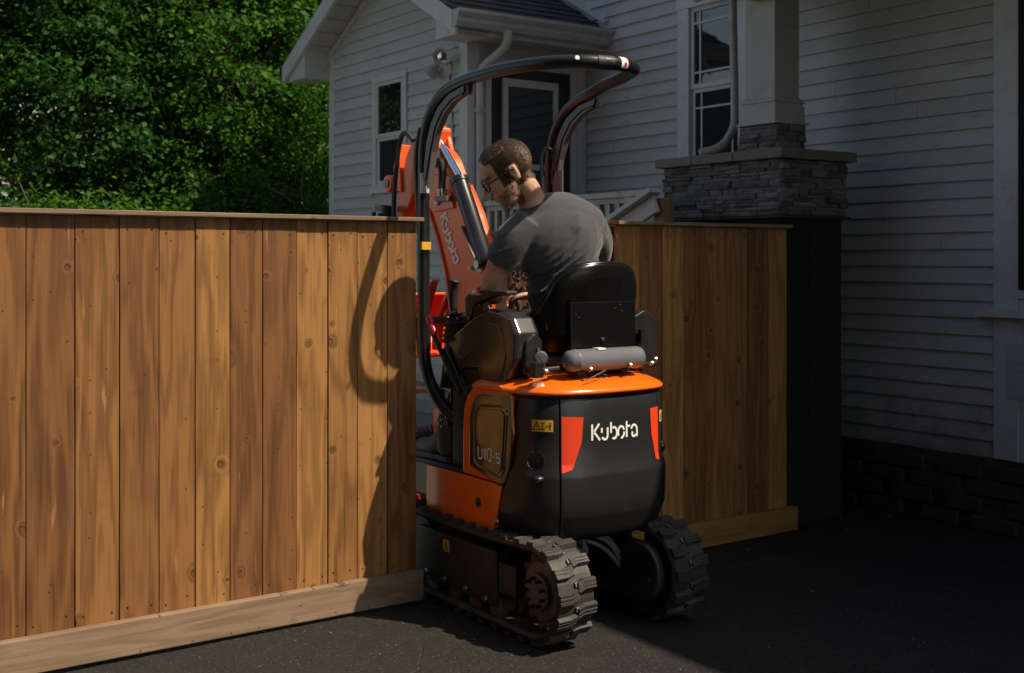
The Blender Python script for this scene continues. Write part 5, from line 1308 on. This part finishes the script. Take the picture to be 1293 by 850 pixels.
# t-shirt
def fold(co, n):
    p = co; a = p.dot(Vector((.62, .25, -.78)))+.035*noise.noise(p*4.5)
    w1 = math.sin(a*78+1.6*noise.noise(p*6)); w1 = (1-abs(w1))**3*2.4-.5        # sharp creases with soft ground between
    m = max(0, noise.noise(p*4+Vector((3, 1, 2)))+.35); low = max(0, min(1, (1.74-p.z)/.30)); lft = max(0, min(1, (3.22-p.x)/.25))
    return .0095*w1*m*(.12+low)*(.45+.7*lft)+.003*noise.noise(p*6)*low
shirt = [('e', (3.12, 4.06, 1.58), (.215, .125, .195), rx(14)), ('e', (3.18, 4.09, 1.38), (.190, .135, .20), rx(6)), ('e', (3.18, 4.11, 1.18), (.195, .14, .13)),
         ('c', [(3.00, 4.07, 1.70), (3.12, 4.045, 1.69), (3.26, 4.06, 1.66)], [.078, .104, .090]),
         ('c', [(2.945, 4.075, 1.635), (3.12, 4.05, 1.64), (3.31, 4.08, 1.625)], [.078, .13, .080]),
         ('c', [(2.96, 4.065, 1.650), (2.895, 4.09, 1.575), (2.872, 4.135, 1.480)], [.085, .082, .073], 'open'),
         ('c', [(3.28, 4.06, 1.64), (3.37, 4.12, 1.57), (3.40, 4.18, 1.49)], [.085, .077, .068], 'open')]
sm2 = vox(shirt, .0085, 3, None, .5)
# clip the collar with the neck plane, then give cloth folds and a hem
bm = bmesh.new(); bm.from_mesh(sm2)
nd = (hd(0, -.03, -.075)-Vector((3.03, 4.06, 1.66))).normalized()
cpt = Vector((2.975, 4.072, 1.755))+nd*.010
kill = [f for f in bm.faces if (f.calc_center_median()-cpt).dot(nd) > 0 and (f.calc_center_median()-cpt).length < .12]
bmesh.ops.delete(bm, geom=kill, context='FACES')
for v in bm.verts:
    if any(e.is_boundary for e in v.link_edges): v.co -= nd*((v.co-cpt).dot(nd)) if abs((v.co-cpt).dot(nd)) < .02 else Vector()
bm.normal_update()
for v in bm.verts: v.co += v.normal*fold(v.co, v.normal)
bm.to_mesh(sm2); bm.free()
sh_ = link('t_shirt', sm2, M['shirt'], man, smooth=True)
sv = sh_.modifiers.new('sub', 'SUBSURF'); sv.levels = 1; sv.render_levels = 1
ud = nd.cross(Vector((0, 0, 1))).normalized(); vd = nd.cross(ud)
ax_ = (Vector((2.872, 4.135, 1.480))-Vector((2.895, 4.09, 1.575))).normalized(); u_ = ax_.cross(Vector((1, 0, 0))).normalized(); v_ = ax_.cross(u_)
P_('sleeve_hem', MB().tube([Vector((2.873, 4.133, 1.485))+(u_*math.cos(t)+v_*math.sin(t))*.071 for t in [2*math.pi*i/24 for i in range(24)]], .0045, 8, closed=True), 'shirt', sh_, sm_=True)
# trousers
tfold = lambda co, n: .005*math.sin(co.y*70+5*noise.noise(co*8))*noise.noise(co*6)+.004*noise.noise(co*18)
tr_ = [('e', (3.13, 4.13, 1.14), (.185, .15, .095)), ('c', [(3.05, 4.14, 1.15), (3.0, 4.35, 1.20), (2.955, 4.55, 1.20)], [.095, .082, .066]), ('c', [(2.955, 4.55, 1.20), (2.89, 4.55, .98), (2.835, 4.47, .74)], [.066, .060, .058]),
       ('c', [(3.21, 4.14, 1.15), (3.26, 4.35, 1.20), (3.28, 4.56, 1.20)], [.095, .082, .066]), ('c', [(3.28, 4.56, 1.20), (3.29, 4.58, .98), (3.30, 4.55, .72)], [.066, .060, .058])]
link('trousers', vox(tr_, .011, 3, tfold), M['trouser'], man, smooth=True)
P_('belt_flap', MB().sph((3.02, 3.99, 1.20), (.03, .02, .03), 10, 8), 'trouser', man) if False else None
def boot(x, y, nm='boot'):
    b_ = [('c', [(x, y, .78), (x, y-.005, .70)], [.058, .060]), ('e', (x, y+.0, .665), (.052, .065, .05)), ('c', [(x, y+.05, .685), (x-.005, y+.13, .655), (x-.008, y+.215, .647)], [.052, .046, .040]), ('e', (x-.008, y+.225, .640), (.047, .055, .033))]
    o = link(nm, vox(b_, .007, 3, lambda co, n: .0015*noise.noise(co*60)), M['bootm'], man, smooth=True)
    so_ = [(x+dx*.050-(.006 if yy > .1 else 0), y+yy) for dx, yy in ((-1, -.05), (-.8, -.075), (.8, -.075), (1, -.05), (.85, .06), (1.05, .19), (.7, .265), (0, .285), (-.7, .265), (-1.05, .19), (-.85, .06))]
    bev(MB().prism(so_, 'Z', .604, .632).build('sole', M['rubbers'], o), .006)
    lc = MB()
    for i in range(7):
        yy = y+.05+i*.013; zz = .732-i*.0045+ (0 if i > 0 else .0); lc.tube([(x-.03, yy, zz-.012), (x, yy+.004, zz+.004), (x+.03, yy, zz-.012)], .0028, 6)
    lc.build('lace', M['beard'], o); return o
boot(2.822, 4.475); boot(3.31, 4.54)
# ------------------------------------------------------------------ yard beyond the fence, trees
def tree(name, loc, h, blobs, n, size, m, label, cat='tree', trunk=.10, group=None, clump=90, lean=(0, 0)):
    t = thing(name, (loc[0], loc[1], 0), label, cat, group); x0, y0 = loc
    tk = MB(); top = Vector((x0+lean[0], y0+lean[1], h*.72))
    mid = Vector((x0+lean[0]*.4+random.uniform(-.1, .1), y0+lean[1]*.4, h*.35))
    tk.tube(crs([(x0, y0, -.05), mid, top], 6), [trunk*(1-.75*i/12) for i in range(13)], 8)
    tko = tk.build('trunk', M['bark'], t, smooth=True)
    lb = MB()
    for (cx, cy, cz, rx_, ry_, rz_) in blobs:
        for k in range(7):
            s_ = mid.lerp(top, random.random()); e_ = Vector((cx+random.uniform(-1, 1)*rx_*.85, cy+random.uniform(-1, 1)*ry_*.85, cz+random.uniform(-.8, .9)*rz_))
            m_ = s_.lerp(e_, .5)+Vector((random.uniform(-.15, .15), random.uniform(-.15, .15), .15)); r0 = trunk*.36
            lb.tube(crs([s_, m_, e_], 4), [r0*(1-.9*i/8) for i in range(9)], 5)
            for q in range(5):
                s2 = s_.lerp(e_, random.uniform(.4, .9)); e2 = s2+Vector([random.uniform(-.45, .45) for _ in range(3)]); lb.tube([s2, s2.lerp(e2, .5)+Vector((0, 0, .04)), e2], [.012, .009, .003], 4)
    lb.build('limbs', M['bark'], t, smooth=True)
    vol = np.array([b[3]*b[4]*b[5] for b in blobs]); vol = vol/vol.sum(); B = np.array(blobs)
    nc = n//clump; idx = rng.choice(len(blobs), nc, p=vol)
    d = rng.normal(size=(nc, 3)); d /= np.linalg.norm(d, axis=1)[:, None]; r = rng.uniform(.25, 1, nc)**.45
    cc = B[idx, :3]+d*B[idx, 3:]*r[:, None]
    cs = rng.uniform(.07, .17, nc)
    ci = np.repeat(np.arange(nc), clump); N = len(ci)
    p = cc[ci]+rng.normal(size=(N, 3))*cs[ci][:, None]*np.array([1.0, 1.0, .62])
    # leaf axes
    od = np.repeat(d, clump, 0)
    nrm = rng.normal(size=(N, 3))*.75+od*.5+np.array([0, 0, .75]); nrm /= np.linalg.norm(nrm, axis=1)[:, None]
    a = rng.normal(size=(N, 3)); a -= nrm*(a*nrm).sum(1)[:, None]; a /= np.linalg.norm(a, axis=1)[:, None]; b_ = np.cross(nrm, a)
    L = size*rng.uniform(.5, 1.5, N)[:, None]; Wd = L*.30
    V = np.stack([p-a*L*.5, p-b_*Wd+nrm*L*.06, p+a*L*.5-nrm*L*.12, p+b_*Wd+nrm*L*.06], 1).reshape(-1, 3)-np.array([x0, y0, 0])
    me = bpy.data.meshes.new('crown'); me.vertices.add(4*N); me.vertices.foreach_set('co', V.astype(np.float32).ravel())
    me.loops.add(4*N); me.loops.foreach_set('vertex_index', np.arange(4*N, dtype=np.int32)); me.polygons.add(N)
    me.polygons.foreach_set('loop_start', np.arange(0, 4*N, 4, dtype=np.int32)); me.polygons.foreach_set('loop_total', np.full(N, 4, np.int32))
    me.update(calc_edges=True); me.materials.append(M[m])
    o = bpy.data.objects.new('crown', me); COL.objects.link(o); o.parent = t; LOC[o] = Vector((x0, y0, 0))
    return t
G = 'garden trees beyond the fence'
tree('leafy_tree', (1.7, 12.6), 6.0, [(1.5, 12.3, 3.6, 1.2, 1.0, 1.1), (2.3, 12.4, 2.2, .9, .9, .7), (1.2, 12.8, 5.0, 1.2, 1, 1)], 30000, .068, 'leafc', 'yellow-green broadleaf tree with bare limbs at the far left edge of the picture', group=G)
tree('leafy_tree', (3.4, 12.4), 5.6, [(3.4, 12.0, 3.0, 1.15, 1.0, 1.1), (3.1, 12.3, 4.4, 1.2, 1.0, 1.1), (3.9, 12.2, 2.0, .9, .8, .7)], 56000, .060, 'leafb', 'dark dense tree behind the long fence, right of the yellow-green one', group=G)
tree('leafy_tree', (4.9, 12.2), 5.6, [(4.8, 11.8, 3.5, 1.1, 1.0, 1.2), (5.0, 12.2, 4.9, 1.2, 1, 1.0), (4.4, 11.7, 2.3, .9, .7, .8)], 56000, .058, 'leafa', 'mid green tree with fine twiggy leaves nearest the gable eave', group=G)
tree('leafy_tree', (6.4, 13.2), 5.2, [(6.3, 12.9, 2.6, 1.2, 1.0, 1.3), (6.2, 13.0, 4.3, 1.2, 1.0, 1.1), (5.6, 12.0, 2.0, .7, .6, .9)], 52000, .062, 'leafa', 'mid green tree half hidden behind the left corner of the gabled addition', group=G)
tree('leafy_tree', (2.4, 16.4), 7.5, [(2.4, 16.2, 3.8, 1.9, 1.2, 1.9), (2.0, 16.4, 5.9, 1.8, 1.2, 1.4)], 34000, .085, 'leafb', 'tall dark tree standing farthest back behind the left part of the fence', group=G, trunk=.14)
tree('leafy_tree', (5.6, 16.8), 7.5, [(5.6, 16.6, 3.6, 2.0, 1.2, 2.0), (5.2, 16.8, 5.8, 2.0, 1.2, 1.6)], 36000, .085, 'leafb', 'tall dark tree standing farthest back beside the house', group=G, trunk=.14)
tree('bush', (4.9, 10.9), 2.3, [(4.5, 10.9, 1.75, .65, .45, .5), (5.2, 11.0, 1.5, .6, .4, .55)], 20000, .055, 'leafb', 'low dark bush just above the fence beside the gabled addition', 'bush', .04)
tree('bush', (2.9, 10.6), 2.3, [(2.9, 10.6, 1.55, .9, .45, .50), (3.9, 10.9, 1.45, .7, .4, .5)], 22000, .055, 'leafa', 'low green bush rising just above the middle of the long fence', 'bush', .04)
tree('bush', (1.7, 10.2), 2.3, [(1.8, 10.3, 1.50, .8, .45, .50), (1.2, 10.2, 1.55, .6, .4, .5)], 18000, .055, 'leafb', 'low green bush rising just above the left end of the long fence', 'bush', .04)
# pale neighbouring house seen through gaps in the leaves
nh = thing('neighbouring_house', (3, 21, 0), 'pale sided neighbouring house glimpsed through the trees behind the fence', 'house')
MB().box(-3, 8.5, 21, 26, 0, 5.2).build('wall', M['soffit'], nh)
mb = MB(); z = .3
while z < 5.1: mb.prism([(21, z), (20.975, z), (20.992, z+.15), (21, z+.15)], 'X', -3, 8.5); z += .15
mb.build('cladding', M['soffit'], nh, kind='stuff')
MB().prism([(20.6, 5.1), (23.5, 7.0), (26.4, 5.1), (26.4, 5.2), (23.5, 7.15), (20.6, 5.2)], 'X', -3.4, 8.9).build('roof', M['shingle'], nh)
for x in (.2, 4.6):
    w_ = MB().box(x, x+1.1, 20.94, 20.985, 2.6, 3.9).build('window', M['trim'], nh); MB().box(x+.08, x+1.02, 20.93, 20.939, 2.68, 3.82).build('pane', M['glass'], nh if False else w_)
# unseen tall block, added to keep skylight off the right wall
ng = thing('added_shade_house', (-6, -6, 0), 'tall dark house block added out of view across the driveway to cut skylight', 'house')
MB().box(-11, -2.9, -14, 4.2, 0, 8.6).build('wall', M['found'], ng)
MB().prism([(-11.4, 8.5), (-7.0, 10.9), (-2.5, 8.5), (-2.5, 8.65), (-7.0, 11.1), (-11.4, 8.65)], 'Y', -14.3, 4.5).build('roof', M['shingle'], ng)
# unseen big tree, added so that its crown screens skylight from the right wall
def added_shade_tree():
    bl = []
    for k in range(26):
        a = random.uniform(0, 6.28); r = 4.6*math.sqrt(random.random()); bl.append((-.9+r*math.cos(a), -4.6+r*math.sin(a), random.uniform(10, 13.5), 1.7, 1.7, 1.0))
    tree('added_shade_tree', (-1.0, -6.2), 13, bl, 60000, .17, 'leafb', 'big leafy tree added out of view, its crown placed to block skylight', trunk=.32, clump=70)
added_shade_tree()
# iron scrollwork stand, glimpsed behind the operator's arm
sc = thing('scrollwork_stand', (3.60, 5.0, 0), 'dark wrought iron scrollwork stand behind the operator and the boom', 'plant stand')
for k in range(3):
    for j in range(5):
        cz = 1.08+j*.085; cy = 4.90+k*.085
        sp_ = [(3.60, cy+(.040-.0022*i)*math.cos(i*.55+j), cz+(.040-.0022*i)*math.sin(i*.55+j)) for i in range(15)]
        sp_ = [(a_, b_+.012*math.sin(j*2.3+k), c_+.014*math.cos(k*1.7+j)) for a_, b_, c_ in sp_]
        MB().tube(sp_, .009, 6).build('scroll', M['brown'], sc, smooth=True)
for y_ in (4.85, 5.12): MB().tube([(3.60, y_, 0), (3.60, y_, 1.5)], .010, 8).build('upright', M['brown'], sc)
for z_ in (.4, 1.02, 1.49): MB().tube([(3.60, 4.85, z_), (3.60, 5.12, z_)], .009, 8).build('crossbar', M['brown'], sc)
# patio table and chair glimpsed between the fence end and the machine
pt = thing('patio_table', (3.4, 6.1, 0), 'small slatted wooden patio table beyond the fence opening', 'table')
for i in range(5): MB().box(3.05+i*.13, 3.17+i*.13, 5.8, 6.5, .74, .765).build('slat', M['postw'], pt)
for x, y in ((3.1, 5.85), (3.1, 6.45), (3.64, 5.85), (3.64, 6.45)): MB().box(x-.02, x+.02, y-.02, y+.02, 0, .738).build('leg', M['black'], pt)
ch = thing('wicker_chair', (3.5, 6.9, 0), 'dark woven patio chair beyond the fence opening', 'chair')
for i in range(9): MB().box(3.22+i*.07, 3.27+i*.07, 6.8, 6.83, .45, 1.0).build('weave_strip', M['brown'], ch)
for i in range(6): MB().box(3.2, 3.86, 6.79, 6.842, .50+i*.09, .53+i*.09).build('weave_strip', M['brown'], ch)
MB().box(3.2, 3.86, 6.84, 7.4, .38, .46).build('seat', M['brown'], ch)
for x, y in ((3.23, 6.86), (3.83, 6.86), (3.23, 7.36), (3.83, 7.36)): MB().box(x-.025, x+.025, y-.025, y+.025, 0, .38).build('leg', M['brown'], ch)
# scattered grit and dry leaves on the asphalt
gv = MB()
for i in range(520):
    x = random.uniform(.6, 6.0); y = random.uniform(1.6, 4.45)
    if 2.7 < x < 3.6 and y > 3.5: continue
    r = random.uniform(.0015, .0045); z = .006*noise.noise(Vector((x*.8, y*.8, 1)))
    v = [(x+r*math.cos(a+i)*random.uniform(.6, 1.2), y+r*math.sin(a+i)*random.uniform(.6, 1.2), z) for a in (0, 1.6, 3.1, 4.7)]+[(x, y, z+r*.9)]
    gv.add(v, [(0,1,4), (1,2,4), (2,3,4), (3,0,4)])
gv.build('grit', M['cap'], kind='stuff')
lv = MB()
for (x, y) in ((4.35, 4.25), (4.52, 4.30), (4.75, 4.05), (5.1, 3.9), (2.15, 4.3), (5.3, 4.3), (4.2, 3.6), (5.5, 4.5), (4.9, 4.4), (5.05, 4.46), (4.6, 4.44), (5.7, 4.9), (5.8, 4.4)):
    a = random.random()*3; L = random.uniform(.008, .020); z = .004+.006*noise.noise(Vector((x*.8, y*.8, 1)))
    u = Vector((math.cos(a), math.sin(a), 0))*L; v = Vector((-math.sin(a), math.cos(a), 0))*L*.22
    c = Vector((x, y, z)); lv.add([c-u, c-v+Vector((0, 0, .004)), c+u+Vector((0, 0, .003)), c+v], [(0,1,2), (0,2,3)])
lv.build('dry_leaves', M['trimx'], kind='stuff')
